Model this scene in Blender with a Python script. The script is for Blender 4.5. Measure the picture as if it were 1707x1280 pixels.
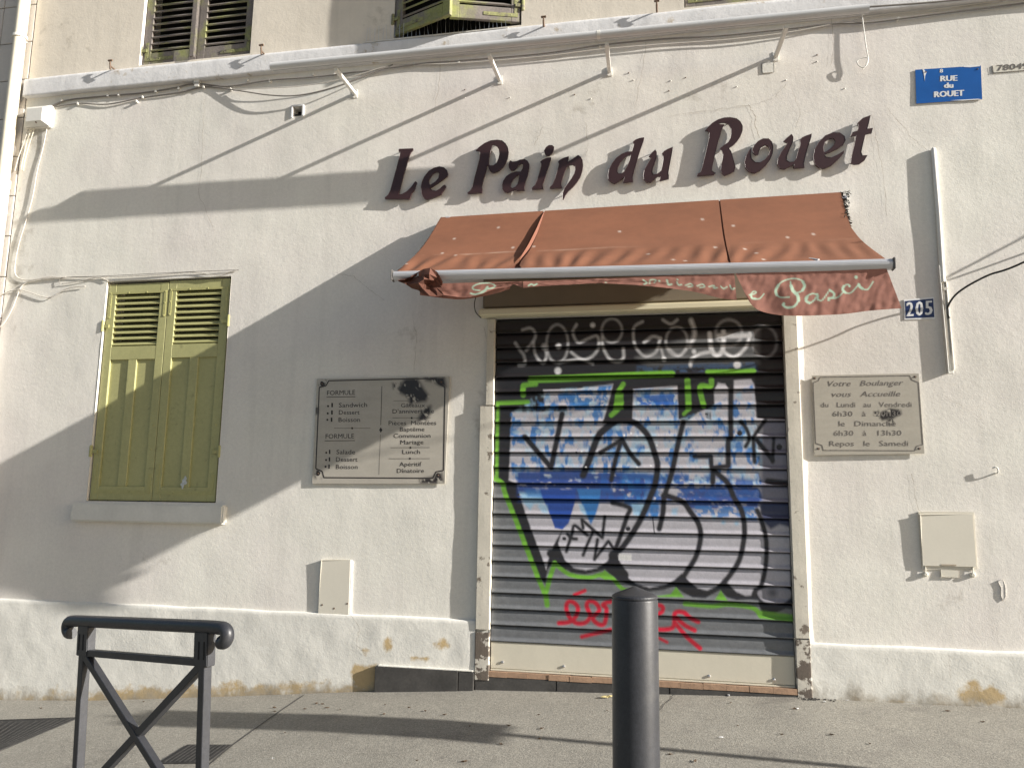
import bpy, bmesh, math, random
import numpy as np
from mathutils import Vector, Matrix
from mathutils.geometry import tessellate_polygon

for o in list(bpy.data.objects):
    bpy.data.objects.remove(o)
scene = bpy.context.scene
C = scene.collection
random.seed(7)
R = math.radians

# ------------------------------------------------------------------ camera
F, YAW, PITCH, ROLL = 1296.1, R(11.2616), R(8.5319), R(0.8372)     # focal length in photo pixels
D, CZ = 5.7, 1.34                                                   # metres to the facade, eye height
cy, sy, cp, sp, cr, sr = math.cos(YAW), math.sin(YAW), math.cos(PITCH), math.sin(PITCH), math.cos(ROLL), math.sin(ROLL)
FW = Vector((-sy * cp, cy * cp, sp)); RT0 = Vector((cy, sy, 0)); UP0 = RT0.cross(FW)
RT = cr * RT0 + sr * UP0; UP = -sr * RT0 + cr * UP0
cam = bpy.data.cameras.new('camera'); camo = bpy.data.objects.new('camera', cam); C.objects.link(camo)
cam.sensor_fit = 'HORIZONTAL'; cam.sensor_width = 36; cam.lens = F / 1707 * 36
cam.clip_start = .05; cam.clip_end = 500
camo.matrix_world = Matrix(((RT.x, UP.x, -FW.x, 0), (RT.y, UP.y, -FW.y, -D), (RT.z, UP.z, -FW.z, CZ), (0, 0, 0, 1)))
scene.camera = camo

# ------------------------------------------------------------------ sky, sun, exposure
LX, LY, LZ = -5.6, 1.0, -2.05                                       # direction the sunlight travels
LL = math.sqrt(LX * LX + LY * LY + LZ * LZ)
w = bpy.data.worlds.new('World'); scene.world = w; w.use_nodes = True
nt = w.node_tree; bg = nt.nodes['Background']; sk = nt.nodes.new('ShaderNodeTexSky')
sk.sky_type = 'NISHITA'; sk.sun_disc = False
sk.sun_elevation = math.asin(-LZ / LL); sk.sun_rotation = math.atan2(-LX, -LY)
sk.air_density = 1.0; sk.dust_density = 2.0; sk.ozone_density = 1.0
nt.links.new(sk.outputs[0], bg.inputs[0]); bg.inputs[1].default_value = .053
sl = bpy.data.lights.new('sun', 'SUN'); slo = bpy.data.objects.new('sun', sl); C.objects.link(slo)
sl.energy = 5.0; sl.angle = R(.5); sl.color = (1, .965, .90)
slo.rotation_euler = Vector((LX, LY, LZ)).to_track_quat('-Z', 'Y').to_euler(); slo.location = (12, -6, 9)
vs = scene.view_settings
vs.view_transform = 'Standard'; vs.look = 'None'; vs.gamma = 1; vs.use_curve_mapping = False
vs.exposure = 1.03

# ------------------------------------------------------------------ pixel <-> place
def ray(px, py):
    px, py = float(px), float(py)
    return (px - 853.5) / F * RT - (py - 640) / F * UP + FW
def P(px, py, dep=0.0):
    d = ray(px, py); t = (D - float(dep)) / d.y
    return d.x * t, CZ + d.z * t
def V3(px, py, dep=0.0):
    x, z = P(px, py, dep); return (x, -dep, z)
def to_px(x, z, dep=0.0):                                           # numpy arrays on a plane in front of the wall
    vx, vy, vz = x, (D - dep) + 0 * x, z - CZ
    k = vx * FW.x + vy * FW.y + vz * FW.z
    return (853.5 + F * (vx * RT.x + vy * RT.y + vz * RT.z) / k, 640 - F * (vx * UP.x + vy * UP.y + vz * UP.z) / k)
def zf(ox, oy, s):
    return lambda X, Y: (ox + X / s, oy + Y / s)
GX = [-60, -8, -5.34, -4.5, -3.2, -2.13, -1.34, .84, 1.47, 2.2, 5, 60]
GZ = [-2.2, -.5, -.31, -.267, -.153, -.055, 0, .08, .08, .095, .2, 1.8]
def ground(x, y):
    return float(np.interp(x, GX, GZ)) + .015 * min(y, 0)
def hit(px, py, H=0.0):
    d = ray(px, py); t = .1
    while t < 40:
        q = Vector((0, -D, CZ)) + d * t
        if q.z <= ground(q.x, q.y) + H: return q
        t += .002
    return q

# ------------------------------------------------------------------ noise and painting in numpy
def vnoise(x, y, seed=0):
    xi = np.floor(x).astype(np.int64); yi = np.floor(y).astype(np.int64); fx = x - xi; fy = y - yi
    def h(a, b):
        n = (a * 374761393 + b * 668265263 + seed * 974711) & 0xffffffff
        n = ((n ^ (n >> 13)) * 1274126177) & 0xffffffff
        return ((n ^ (n >> 16)) & 0xffff) / 65535.0
    u = fx * fx * (3 - 2 * fx); v = fy * fy * (3 - 2 * fy)
    return (h(xi, yi) * (1 - u) + h(xi + 1, yi) * u) * (1 - v) + (h(xi, yi + 1) * (1 - u) + h(xi + 1, yi + 1) * u) * v
def fbm(x, y, seed=0, n=4):
    s = 0; a = .5
    for i in range(n):
        s = s + a * vnoise(x * 2 ** i, y * 2 ** i, seed + i); a *= .5
    return s / (1 - .5 ** n)
def smooth_line(pts, n=5, closed=False):
    p = [np.array(q, float) for q in pts]
    if len(p) < 3: return p
    out = []; m = len(p)
    for i in range(m if closed else m - 1):
        a = p[(i - 1) % m] if (closed or i) else p[0]; b = p[i]; c = p[(i + 1) % m]
        d = p[(i + 2) % m] if (closed or i + 2 < m) else p[-1]
        for k in range(n):
            t = k / n
            out.append(.5 * (2 * b + (c - a) * t + (2 * a - 5 * b + 4 * c - d) * t * t + (3 * b - a - 3 * c + d) * t ** 3))
    if not closed: out.append(p[-1])
    return out
class Paint:
    def __init__(s, X, Y, base):
        s.X, s.Y = X, Y; s.c = np.tile(np.array(base, float), (len(X), 1))
    def _dist(s, pts, idx):
        x, y = s.X[idx], s.Y[idx]; d = np.full(len(x), 1e9)
        for a, b in zip(pts[:-1], pts[1:]):
            dx, dy = b[0] - a[0], b[1] - a[1]; L = dx * dx + dy * dy + 1e-9
            t = np.clip(((x - a[0]) * dx + (y - a[1]) * dy) / L, 0, 1)
            d = np.minimum(d, np.hypot(x - a[0] - t * dx, y - a[1] - t * dy))
        return d
    def _box(s, pts, m):
        q = np.array(pts)
        return np.where((s.X > q[:, 0].min() - m) & (s.X < q[:, 0].max() + m) & (s.Y > q[:, 1].min() - m) & (s.Y < q[:, 1].max() + m))[0]
    def mix(s, idx, m, col):
        m = np.clip(m, 0, 1)[:, None]; s.c[idx] = s.c[idx] * (1 - m) + np.array(col) * m
    def stroke(s, pts, wd, col, soft=1.5, al=1.0, curve=True, closed=False):
        q = smooth_line(pts, 5, closed) if curve else [np.array(a, float) for a in pts]
        if closed: q = q + [q[0]]
        idx = s._box(q, wd + soft)
        if len(idx): s.mix(idx, al * ((wd / 2 + soft / 2 - s._dist(q, idx)) / soft), col)
    def dot(s, c, r, col, soft=1.5, al=1.0):
        s.stroke([(c[0] - .01, c[1]), c], 2 * r, col, soft, al, False)
    def ell(s, c, rx, ry, wd, col, soft=1.5, al=1.0):
        s.stroke([(c[0] + rx * math.cos(t * .524), c[1] + ry * math.sin(t * .524)) for t in range(12)], wd, col, soft, al, True, True)
    def mask(s, poly, soft=1.5, curve=False):
        q = smooth_line(poly, 4, True) if curve else [np.array(a, float) for a in poly]
        q = q + [q[0]]; idx = s._box(q, soft + 2)
        if not len(idx): return idx, np.zeros(0)
        x, y = s.X[idx], s.Y[idx]; ins = np.zeros(len(idx), bool)
        for a, b in zip(q[:-1], q[1:]):
            c = (a[1] > y) != (b[1] > y)
            ins ^= c & (x < (b[0] - a[0]) * (y - a[1]) / (b[1] - a[1] + 1e-12) + a[0])
        d = s._dist(q, idx)
        return idx, np.clip(.5 + np.where(ins, d, -d) / soft, 0, 1)
    def fill(s, poly, col, soft=1.5, al=1.0, curve=False, noise=None):
        idx, m = s.mask(poly, soft, curve)
        if noise is not None: m = m * noise(s.X[idx], s.Y[idx])
        if len(idx): s.mix(idx, m * al, col)

# ------------------------------------------------------------------ object helpers
def tag(o, label=None, cat=None, group=None, kind=None):
    if label: o['label'] = label
    if cat: o['category'] = cat
    if group: o['group'] = group
    if kind: o['kind'] = kind
    return o
def thing(name, loc, label, cat, group=None):
    o = bpy.data.objects.new(name, None); C.objects.link(o); o.location = loc; o.empty_display_size = .1
    o.matrix_world = Matrix.Translation(loc)
    return tag(o, label, cat, group)
WM = {}
def link(name, me, loc, parent=None):
    o = bpy.data.objects.new(name, me); C.objects.link(o); o.location = loc
    WM[o.name] = Matrix.Translation(loc)
    if parent is not None:
        pm = WM.get(parent.name, Matrix.Translation(parent.location) if parent.parent is None else None)
        o.parent = parent; o.matrix_parent_inverse = pm.inverted()
    return o
class MB:
    def __init__(s): s.v = []; s.f = []
    def quad(s, *p):
        n = len(s.v); s.v += [tuple(q) for q in p]; s.f.append(tuple(range(n, n + len(p)))); return s
    def obox(s, o, ax, ay, az, e0, e1):
        o, ax, ay, az = Vector(o), Vector(ax), Vector(ay), Vector(az); n = len(s.v)
        for c in (e0[2], e1[2]):
            for a, b in ((e0[0], e0[1]), (e1[0], e0[1]), (e1[0], e1[1]), (e0[0], e1[1])):
                s.v.append(tuple(o + ax * a + ay * b + az * c))
        fs = ((3, 2, 1, 0), (4, 5, 6, 7), (0, 1, 5, 4), (1, 2, 6, 5), (2, 3, 7, 6), (3, 0, 4, 7))
        s.f += [tuple(n + i for i in q) for q in fs]; return s
    def box(s, x0, x1, y0, y1, z0, z1):
        return s.obox((0, 0, 0), (1, 0, 0), (0, 1, 0), (0, 0, 1), (x0, y0, z0), (x1, y1, z1))
    def tube(s, pts, r, n=8, cap=True):
        pts = [Vector(p) for p in pts]; base = len(s.v); m = len(pts)
        rs = r if isinstance(r, (list, tuple)) else [r] * m
        t0 = (pts[1] - pts[0]).normalized(); up = Vector((0, 0, 1)) if abs(t0.z) < .9 else Vector((0, 1, 0))
        a = t0.cross(up).normalized()
        for i, p in enumerate(pts):
            t = (pts[min(i + 1, m - 1)] - pts[max(i - 1, 0)]).normalized()
            a = (a - t * a.dot(t)).normalized(); b = t.cross(a)
            for k in range(n):
                an = 2 * math.pi * k / n
                s.v.append(tuple(p + (a * math.cos(an) + b * math.sin(an)) * rs[i]))
        for i in range(m - 1):
            for k in range(n):
                s.f.append((base + i * n + k, base + i * n + (k + 1) % n, base + (i + 1) * n + (k + 1) % n, base + (i + 1) * n + k))
        if cap:
            c0 = len(s.v); s.v += s.v[base:base + n] + s.v[base + (m - 1) * n:base + m * n]
            s.f.append(tuple(c0 + k for k in range(n - 1, -1, -1))); s.f.append(tuple(c0 + n + k for k in range(n)))
        return s
    def prism(s, loops, f):                    # loops: [outer, hole...] of (x,z); f=(dep_front, dep_back)
        tri = tessellate_polygon([[Vector((a, b, 0)) for a, b in l] for l in loops])
        fl = [q for l in loops for q in l]; n = len(s.v); N = len(fl)
        for dep in f: s.v += [(a, -dep, b) for a, b in fl]
        s.f += [tuple(n + i for i in t) for t in tri] + [tuple(n + N + i for i in reversed(t)) for t in tri]
        k = 0
        for l in loops:
            m = len(l)
            for i in range(m): s.f.append((n + k + i, n + k + (i + 1) % m, n + N + k + (i + 1) % m, n + N + k + i))
            k += m
        return s
    def build(s, name, mat, parent=None, smooth=False, bevel=0, seg=2, label=None, col=None, weld=False):
        co = np.array(s.v, float); lo, hi = co.min(0), co.max(0)
        loc = Vector(((lo[0] + hi[0]) / 2, (lo[1] + hi[1]) / 2, lo[2]))
        me = bpy.data.meshes.new(name); me.from_pydata([tuple(q) for q in (co - np.array(loc))], [], s.f); me.update()
        bm = bmesh.new(); bm.from_mesh(me)
        if weld or bevel: bmesh.ops.remove_doubles(bm, verts=bm.verts, dist=1e-5)
        if bevel:
            ed = [e for e in bm.edges if len(e.link_faces) == 2 and e.calc_face_angle(0) > .5]
            bmesh.ops.bevel(bm, geom=ed, offset=bevel, segments=seg, affect='EDGES', clamp_overlap=True)
        bmesh.ops.recalc_face_normals(bm, faces=bm.faces); bm.to_mesh(me); bm.free()
        if smooth: me.polygons.foreach_set('use_smooth', [True] * len(me.polygons))
        me.materials.append(mat)
        if col is not None: set_col(me, col)
        o = link(name, me, loc, parent)
        if label: o['label'] = label
        return o
def set_col(me, col, name='paint'):
    a = me.color_attributes.new(name, 'FLOAT_COLOR', 'POINT')
    c = np.ones((len(me.vertices), 4)); c[:, :3] = col; a.data.foreach_set('color', c.ravel())
def grid(name, Px, Py, Pz, mat, parent=None, smooth=True, col=None, skip=None, kill=None):
    h, wd = Px.shape; co = np.stack([Px.ravel(), Py.ravel(), Pz.ravel()], 1)
    loc = Vector((float(co[:, 0].mean()), float(co[:, 1].mean()), float(co[:, 2].min())))
    i = np.arange(h * wd).reshape(h, wd)
    f = np.stack([i[:-1, :-1].ravel(), i[:-1, 1:].ravel(), i[1:, 1:].ravel(), i[1:, :-1].ravel()], 1)
    if skip is not None: f = f[~skip.ravel()]
    me = bpy.data.meshes.new(name); me.from_pydata((co - np.array(loc)).tolist(), [], f.tolist()); me.update()
    if smooth: me.polygons.foreach_set('use_smooth', [True] * len(me.polygons))
    me.materials.append(mat)
    if col is not None: set_col(me, col)
    return link(name, me, loc, parent)

# ------------------------------------------------------------------ materials
def mat(name, col, rough=.6, metal=0.0, spec=None, noise=None, bump=None, attr=False, var2=None, stain=None, trans=0, streak=0):
    """noise=(scale, amount) tints the colour; bump=[(scale, distance)...] in metres; var2=(colour, scale, lo, hi) second colour in patches"""
    m = bpy.data.materials.new(name); m.use_nodes = True; t = m.node_tree; b = t.nodes['Principled BSDF']
    b.inputs['Roughness'].default_value = rough; b.inputs['Metallic'].default_value = metal
    if spec is not None: b.inputs['Specular IOR Level'].default_value = spec
    geo = t.nodes.new('ShaderNodeNewGeometry'); pos = geo.outputs['Position']
    def mix(kind, fac, a, bb):
        n = t.nodes.new('ShaderNodeMix'); n.data_type = 'RGBA'; n.blend_type = kind
        for s_, v in ((n.inputs[0], fac), (n.inputs[6], a), (n.inputs[7], bb)):
            if hasattr(v, 'is_output'): t.links.new(v, s_)
            elif isinstance(v, (int, float)): s_.default_value = v
            else: s_.default_value = (*v, 1)
        return n.outputs[2]
    def nz(scale, det=4, rgh=.55):
        n = t.nodes.new('ShaderNodeTexNoise'); n.inputs['Scale'].default_value = scale; n.inputs['Detail'].default_value = det
        n.inputs['Roughness'].default_value = rgh; t.links.new(pos, n.inputs['Vector']); return n.outputs['Fac']
    def ramp(v, lo, hi, a=0.0, bb=1.0):
        n = t.nodes.new('ShaderNodeMapRange'); n.inputs['From Min'].default_value = lo; n.inputs['From Max'].default_value = hi
        n.inputs['To Min'].default_value = a; n.inputs['To Max'].default_value = bb; t.links.new(v, n.inputs['Value']); return n.outputs[0]
    if attr:
        an = t.nodes.new('ShaderNodeAttribute'); an.attribute_name = 'paint'; c = an.outputs['Color']
    else:
        n = t.nodes.new('ShaderNodeRGB'); n.outputs[0].default_value = (*col, 1); c = n.outputs[0]
    if var2:
        for vv in (var2 if isinstance(var2, list) else [var2]):
            c = mix('MIX', ramp(nz(vv[1], 5, .6), vv[2], vv[3]), c, vv[0])
    if stain:                                   # painted masks: r = flaked ochre render, g = dirt, b = fresh paint
        an = t.nodes.new('ShaderNodeAttribute'); an.attribute_name = 'paint'
        sep = t.nodes.new('ShaderNodeSeparateColor'); t.links.new(an.outputs['Color'], sep.inputs[0])
        for k, (sc, colr, sharp) in enumerate(stain):
            ad = t.nodes.new('ShaderNodeMath'); ad.operation = 'MULTIPLY_ADD'
            t.links.new(nz(sc, 6, .65), ad.inputs[0]); ad.inputs[1].default_value = 1.3; t.links.new(sep.outputs[k], ad.inputs[2])
            c = mix('MIX', ramp(ad.outputs[0], 1.15 - sharp, 1.15 + sharp), c, colr)
    if noise:
        for sc, am in (noise if isinstance(noise, list) else [noise]):
            g = ramp(nz(sc), .25, .75, 1 - am, 1 + am)
            cc = t.nodes.new('ShaderNodeCombineColor')
            for k in range(3): t.links.new(g, cc.inputs[k])
            c = mix('MULTIPLY', 1.0, c, cc.outputs[0])
    if streak:                                  # faint rain streaks running down the wall
        mp = t.nodes.new('ShaderNodeMapping'); mp.inputs['Scale'].default_value = (9, 9, .55); t.links.new(pos, mp.inputs['Vector'])
        n = t.nodes.new('ShaderNodeTexNoise'); n.inputs['Scale'].default_value = 1; n.inputs['Detail'].default_value = 5; t.links.new(mp.outputs[0], n.inputs['Vector'])
        g = ramp(n.outputs['Fac'], .52, .80, 1, 1 - streak); cc = t.nodes.new('ShaderNodeCombineColor')
        for k in range(3): t.links.new(g, cc.inputs[k])
        c = mix('MULTIPLY', 1.0, c, cc.outputs[0])
    t.links.new(c, b.inputs['Base Color'])
    if bump:
        prev = None
        for sc, dist in bump:
            bn = t.nodes.new('ShaderNodeBump'); bn.inputs['Strength'].default_value = 1; bn.inputs['Distance'].default_value = dist
            t.links.new(nz(sc, 5, .6), bn.inputs['Height'])
            if prev is not None: t.links.new(prev, bn.inputs['Normal'])
            prev = bn.outputs[0]
        t.links.new(prev, b.inputs['Normal'])
    if trans:
        tr = t.nodes.new('ShaderNodeBsdfTranslucent'); t.links.new(c, tr.inputs[0])
        ms = t.nodes.new('ShaderNodeMixShader'); ms.inputs[0].default_value = trans
        t.links.new(b.outputs[0], ms.inputs[1]); t.links.new(tr.outputs[0], ms.inputs[2])
        t.links.new(ms.outputs[0], t.nodes['Material Output'].inputs[0])
    return m
STB = [(1.6, .004), (9, .0016), (40, .0011), (120, .0009)]
STAIN = [(9, (.47, .35, .19), .12), (7, (.30, .26, .20), .22), (5, (.80, .78, .74), .1)]
M = dict(
    plaster=mat('plaster', (.75, .722, .655), .85, noise=[(.7, .05), (4, .04), (38, .05), (110, .05)], bump=STB, stain=STAIN, streak=.09, var2=((.73, .68, .635), .45, .42, .62)),
    plaster_up=mat('plaster_upper', (.71, .645, .55), .88, noise=[(.9, .06), (6, .04), (40, .03)], bump=STB, stain=STAIN, streak=.12),
    plinth=mat('plinth_plaster', (.70, .68, .625), .86, noise=[(1.5, .06), (9, .05), (50, .04)], bump=[(5, .004), (24, .0016), (85, .0010)], stain=STAIN),
    belt=mat('belt_paint', (.68, .67, .67), .8, streak=.18, noise=[(3, .05), (30, .06)], bump=[(8, .004), (60, .0012)], var2=((.45, .38, .29), 9, .63, .72)),
    green=mat('shutter_paint', (.40, .385, .175), .55, noise=[(2, .09), (30, .08), (120, .06)], bump=[(90, .0003)], var2=[((.15, .24, .07), 1.7, .66, .76), ((.23, .22, .10), 14, .62, .8)]),
    green2=mat('weathered_shutter', (.19, .165, .15), .8, noise=[(5, .2), (60, .2)], bump=[(30, .001), (120, .0006)], var2=((.27, .28, .10), 4, .48, .64)),
    iron=mat('painted_iron', (.40, .38, .16), .5, noise=(40, .1)),
    iron2=mat('weathered_iron', (.25, .25, .11), .7, noise=(50, .3), var2=((.12, .10, .09), 20, .5, .65)),
    wood2=mat('peeled_wood', (.56, .52, .45), .85, noise=[(9, .08), (70, .1)], bump=[(30, .002), (90, .001)], var2=((.13, .105, .085), 13, .47, .51)),
    dark=mat('dark_room', (.012, .011, .01), .9),
    glass=mat('window_glass', (.02, .022, .025), .15),
    slat=mat('roller_slat', (.3, .3, .3), .38, metal=.0, attr=True, noise=[(25, .05), (140, .06)], bump=[(60, .0002)]),
    panel=mat('door_panel_paint', (.62, .575, .47), .45, noise=[(3, .03), (60, .02)], bump=[(6, .0015)]),
    wood=mat('weathered_wood', (.58, .54, .46), .8, noise=[(8, .06), (70, .06)], bump=[(40, .001), (120, .0007)], var2=((.17, .14, .11), 11, .62, .68)),
    sillwood=mat('threshold_wood', (.36, .23, .15), .8, noise=(20, .2), bump=[(30, .002)]),
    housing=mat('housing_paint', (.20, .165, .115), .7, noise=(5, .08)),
    lip=mat('housing_lip', (.74, .69, .50), .55, noise=(4, .05)),
    slate=mat('slate_tile', (.06, .056, .052), .65, noise=[(10, .25), (60, .2)], bump=[(40, .0006)], var2=((.40, .38, .34), 34, .70, .76)),
    letter=mat('letter_brown', (.046, .021, .021), .40, noise=(12, .12)),
    fabric=mat('awning_fabric', (.25, .083, .042), .85, attr=True, noise=[(1.8, .08), (14, .06), (200, .06)], bump=[(350, .0003)], trans=.12),
    alu=mat('aluminium', (.58, .58, .60), .34, metal=.35, noise=(9, .05)),
    white=mat('white_pvc', (.72, .70, .65), .45, noise=[(6, .05), (50, .04)]),
    whitebar=mat('white_tube', (.60, .60, .60), .22, noise=[(3, .05), (40, .04)], var2=((.30, .17, .13), 17, .68, .78)),
    cream=mat('cream_box', (.66, .62, .53), .5, noise=[(4, .04), (60, .02)], bump=[(150, .0001)], var2=((.12, .10, .08), 24, .72, .76)),
    pipe=mat('downpipe_paint', (.75, .69, .56), .55, noise=[(3, .08), (20, .06)], var2=((.50, .34, .18), 6, .66, .78)),
    ecable=mat('painted_cable', (.60, .56, .50), .6, noise=(30, .1)),
    gcable=mat('grey_cable', (.22, .20, .18), .7),
    bcable=mat('black_cable', (.015, .014, .013), .5),
    plaque=mat('plaque_plate', (.5, .47, .41), .25, attr=True, noise=[(8, .05), (60, .04)]),
    ink=mat('black_print', (.028, .022, .022), .5, noise=(40, .3)),
    inkgrey=mat('grey_print', (.15, .132, .118), .5, noise=(60, .4)),
    blue=mat('blue_enamel', (.012, .10, .36), .3, noise=[(8, .1)], var2=((.6, .62, .66), 26, .74, .78)),
    navy=mat('navy_enamel', (.015, .03, .105), .3, noise=(20, .15)),
    wprint=mat('white_print', (.78, .78, .78), .5, noise=(50, .06)),
    grime=mat('plate_edge', (.38, .32, .24), .8, noise=(50, .2)),
    concrete=mat('pavement', (.262, .244, .208), .9, noise=[(.6, .09), (3, .09), (32, .12), (75, .28), (150, .32)], bump=[(4, .003), (60, .0020), (120, .0022)], var2=((.175, .160, .14), 2.2, .58, .78)),
    road=mat('asphalt', (.06, .058, .056), .9, noise=(60, .25), bump=[(60, .004)]),
    cover=mat('cast_cover', (.050, .048, .046), .9, spec=.15, noise=[(30, .25), (120, .35)], bump=[(120, .0005)]),
    crack=mat('crack_shadow', (.36, .32, .27), .95, noise=(40, .3)),
    joint=mat('joint_fill', (.06, .055, .05), .95, noise=(50, .3)),
    char=mat('charcoal_paint', (.029, .030, .035), .42, noise=[(14, .15), (90, .15), (300, .2)], bump=[(40, .0004), (300, .0003)], var2=[((.085, .08, .075), 55, .68, .80), ((.055, .053, .05), 5, .55, .75)]),
    stone=mat('neighbour_stone', (.60, .56, .52), .85, noise=[(3, .06), (30, .05)], bump=[(40, .001)]),
    yellow=mat('yellow_paint', (.62, .45, .08), .6, noise=(20, .15)),
    rust=mat('rusty_iron', (.14, .09, .06), .8, noise=(60, .3)),
    leaf=mat('dry_leaf', (.09, .055, .03), .9, noise=(60, .4)),
    leaf2=mat('pale_leaf', (.50, .42, .20), .9, noise=(60, .2)),
    splash=mat('paint_splash', (.52, .55, .55), .6, noise=[(60, .2)]),
    steel=mat('spike_steel', (.6, .6, .62), .3, metal=.9),
)

# ------------------------------------------------------------------ building: wall with openings
XL, XR, ZT = -5.735, 7.0, 8.6
WIN = (-4.708, -3.530, 1.290, 3.157)
DOOR = (-1.272, .828, -.02, 2.72)
HOLE = (*P(488, 196)[:1], P(504, 196)[0], P(496, 194)[1], P(496, 178)[1])
UW = [(-4.592, -3.500, 5.150, 7.05), (-2.190, -1.100, 5.150, 7.05), (.190, 1.280, 5.150, 7.05)]
BELT = (4.935, 5.110)
bld = thing('shop_building', (XL, 0, ground(XL, 0)), 'cream plastered shop building with green shutters and a graffitied roller shutter', 'building')
OPEN = [WIN, DOOR, HOLE] + UW
def lines(a, b, step, extra):
    L = sorted(set([a, b] + [e for e in extra if a < e < b])); out = []
    for p, q in zip(L[:-1], L[1:]):
        n = max(1, round((q - p) / step)); out += [p + (q - p) * i / n for i in range(n)]
    return np.array(out + [b])
def stain_paint(X, Z, Yd):
    px, py = to_px(X.ravel(), Z.ravel(), Yd); p = Paint(px, py, (0, 0, 0)); return p
def wall_part(name, z0, z1, dep, mt, step, ops, x0=XL, x1=XR, stains=(), dirt=(), amp=1.0, sink=None):
    xs = lines(x0, x1, step, [o[0] for o in ops] + [o[1] for o in ops]); zs = lines(z0, z1, step, [o[2] for o in ops] + [o[3] for o in ops])
    X, Z = np.meshgrid(xs, zs)
    Y = -dep - amp * (.0045 * (vnoise(X * 1.7, Z * 1.7, 3) - .5) + .003 * (vnoise(X * 5, Z * 5, 5) - .5))
    cx = (X[:-1, :-1] + X[1:, 1:]) / 2; cz = (Z[:-1, :-1] + Z[1:, 1:]) / 2; sk_ = np.zeros(cx.shape, bool)
    for a, b, c, d in ops:
        sk_ |= (cx > a) & (cx < b) & (cz > c) & (cz < d)
    p = stain_paint(X, Z, dep)
    for (c, rx, ry, v) in stains:
        d = np.hypot((p.X - c[0]) / rx, (p.Y - c[1]) / ry); p.c[:, 0] = np.maximum(p.c[:, 0], v * np.clip(1.25 - d, 0, 1))
    for (c, rx, ry, v) in dirt:
        d = np.hypot((p.X - c[0]) / rx, (p.Y - c[1]) / ry); p.c[:, 1] = np.maximum(p.c[:, 1], v * np.clip(1.2 - d, 0, 1))
    return grid(name, X, Y, Z, mt, bld, col=p.c, skip=sk_)
wall_part('wall', -.6, 5.02, 0, M['plaster'], .035, OPEN,
          dirt=[((800, 700), 30, 160, .30), ((690, 560), 45, 60, .28), ((240, 935), 60, 30, .33), ((1180, 150), 110, 40, .30), ((60, 230), 25, 60, .45), ((1600, 1000), 120, 40, .28), ((970, 160), 90, 50, .27), ((1340, 600), 14, 160, .22), ((30, 420), 30, 200, .38)],
          stains=[((795, 640), 5, 70, .3)])
wall_part('upper_wall', 5.02, ZT, .004, M['plaster_up'], .06, UW, dirt=[((120, 60), 100, 60, .25), ((640, 30), 60, 60, .3)])
for a, b, c, d in OPEN:                                        # reveals and dark interiors
    mb = MB()
    dp = .10 if (a, b) == HOLE[:2] else .30
    mb.quad((a, -.002, c), (a, -.002, d), (a, dp, d), (a, dp, c)); mb.quad((b, -.002, c), (b, dp, c), (b, dp, d), (b, -.002, d))
    mb.quad((a, -.002, d), (b, -.002, d), (b, dp, d), (a, dp, d)); mb.quad((a, -.002, c), (a, dp, c), (b, dp, c), (b, -.002, c))
    mb.build('reveal', M['plaster'], bld, weld=True)
for a, b, c, d in OPEN[:1] + OPEN[3:]:
    MB().box(a, b, .24, .26, c, d).build('dark_backing', M['dark'], bld)  # near-black sheet stands in for the unlit room behind
a, b, c, d = HOLE
MB().box(a, b, .09, .10, c, d).box(a + .01, b - .02, .02, .05, c + .01, c + .03).build('vent_back', M['dark'], bld)
MB().box(a - .012, a, -.012, .0, c - .012, d + .012).box(b, b + .012, -.012, 0, c - .012, d + .012).box(a, b, -.012, 0, d, d + .012).build('vent_frame', M['wprint'], bld)
MB().box(XL, XR, .45, .5, -.6, ZT).box(XL, XR, -.05, 4.0, ZT, ZT + .2).box(XL, XL + .2, .01, 4, -.6, ZT).box(XR - .2, XR, .01, 4, -.6, ZT).build('back_wall', M['plaster_up'], bld)

# plinth, left and right of the door, with a sloped top edge
def plinth(name, x0, x1, ztop, st):
    xs = np.linspace(x0, x1, int((x1 - x0) / .03)); zs = np.concatenate([np.linspace(-.6, ztop - .03, 30), [ztop - .008, ztop - .002, ztop + .002, ztop + .005]])
    X, Z = np.meshgrid(xs, zs); dz = np.concatenate([np.full(30, .026), [.025, .02, .006, -.002]])[:, None]
    Y = -dz - .005 * (vnoise(X * 3, Z * 3, 9) - .5) - .004 * (vnoise(X * 9, Z * 9, 4) - .5)
    Z = Z + .006 * (vnoise(X * 4, Z * 0, 8) - .5)
    p = stain_paint(X, Z, .026)
    for (c, rx, ry, v) in st:
        d = np.hypot((p.X - c[0]) / rx, (p.Y - c[1]) / ry); p.c[:, 0] = np.maximum(p.c[:, 0], v * np.clip(1.3 - d, 0, 1))
    gz = np.interp(X.ravel(), GX, GZ); p.c[:, 1] = np.clip(.60 - (Z.ravel() - gz) / .16 * .60, 0, .60)
    p.c[:, 0] = np.maximum(p.c[:, 0], np.clip(.72 - (Z.ravel() - gz) / .18 * .72, 0, .72) * (.75 + .5 * vnoise(X.ravel() * 1.6, Z.ravel() * 0, 33)) * (X.ravel() < -1.2))
    return grid(name, X, Y, Z, M['plinth'], bld, col=p.c)
plinth('plinth', XL, -1.375, .478, [((610, 1125), 34, 24, .95), ((648, 1075), 12, 22, .7), ((733, 1073), 26, 14, .62), ((610, 1085), 16, 14, .5), ((500, 1142), 60, 16, .62), ((300, 1150), 90, 14, .5), ((30, 1158), 60, 14, .4), ((700, 1098), 30, 8, .5)])
plinth('plinth', .925, XR, .430, [((1640, 1160), 55, 26, .80), ((1625, 1140), 26, 16, .6), ((1500, 1170), 60, 7, .5)])
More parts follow.
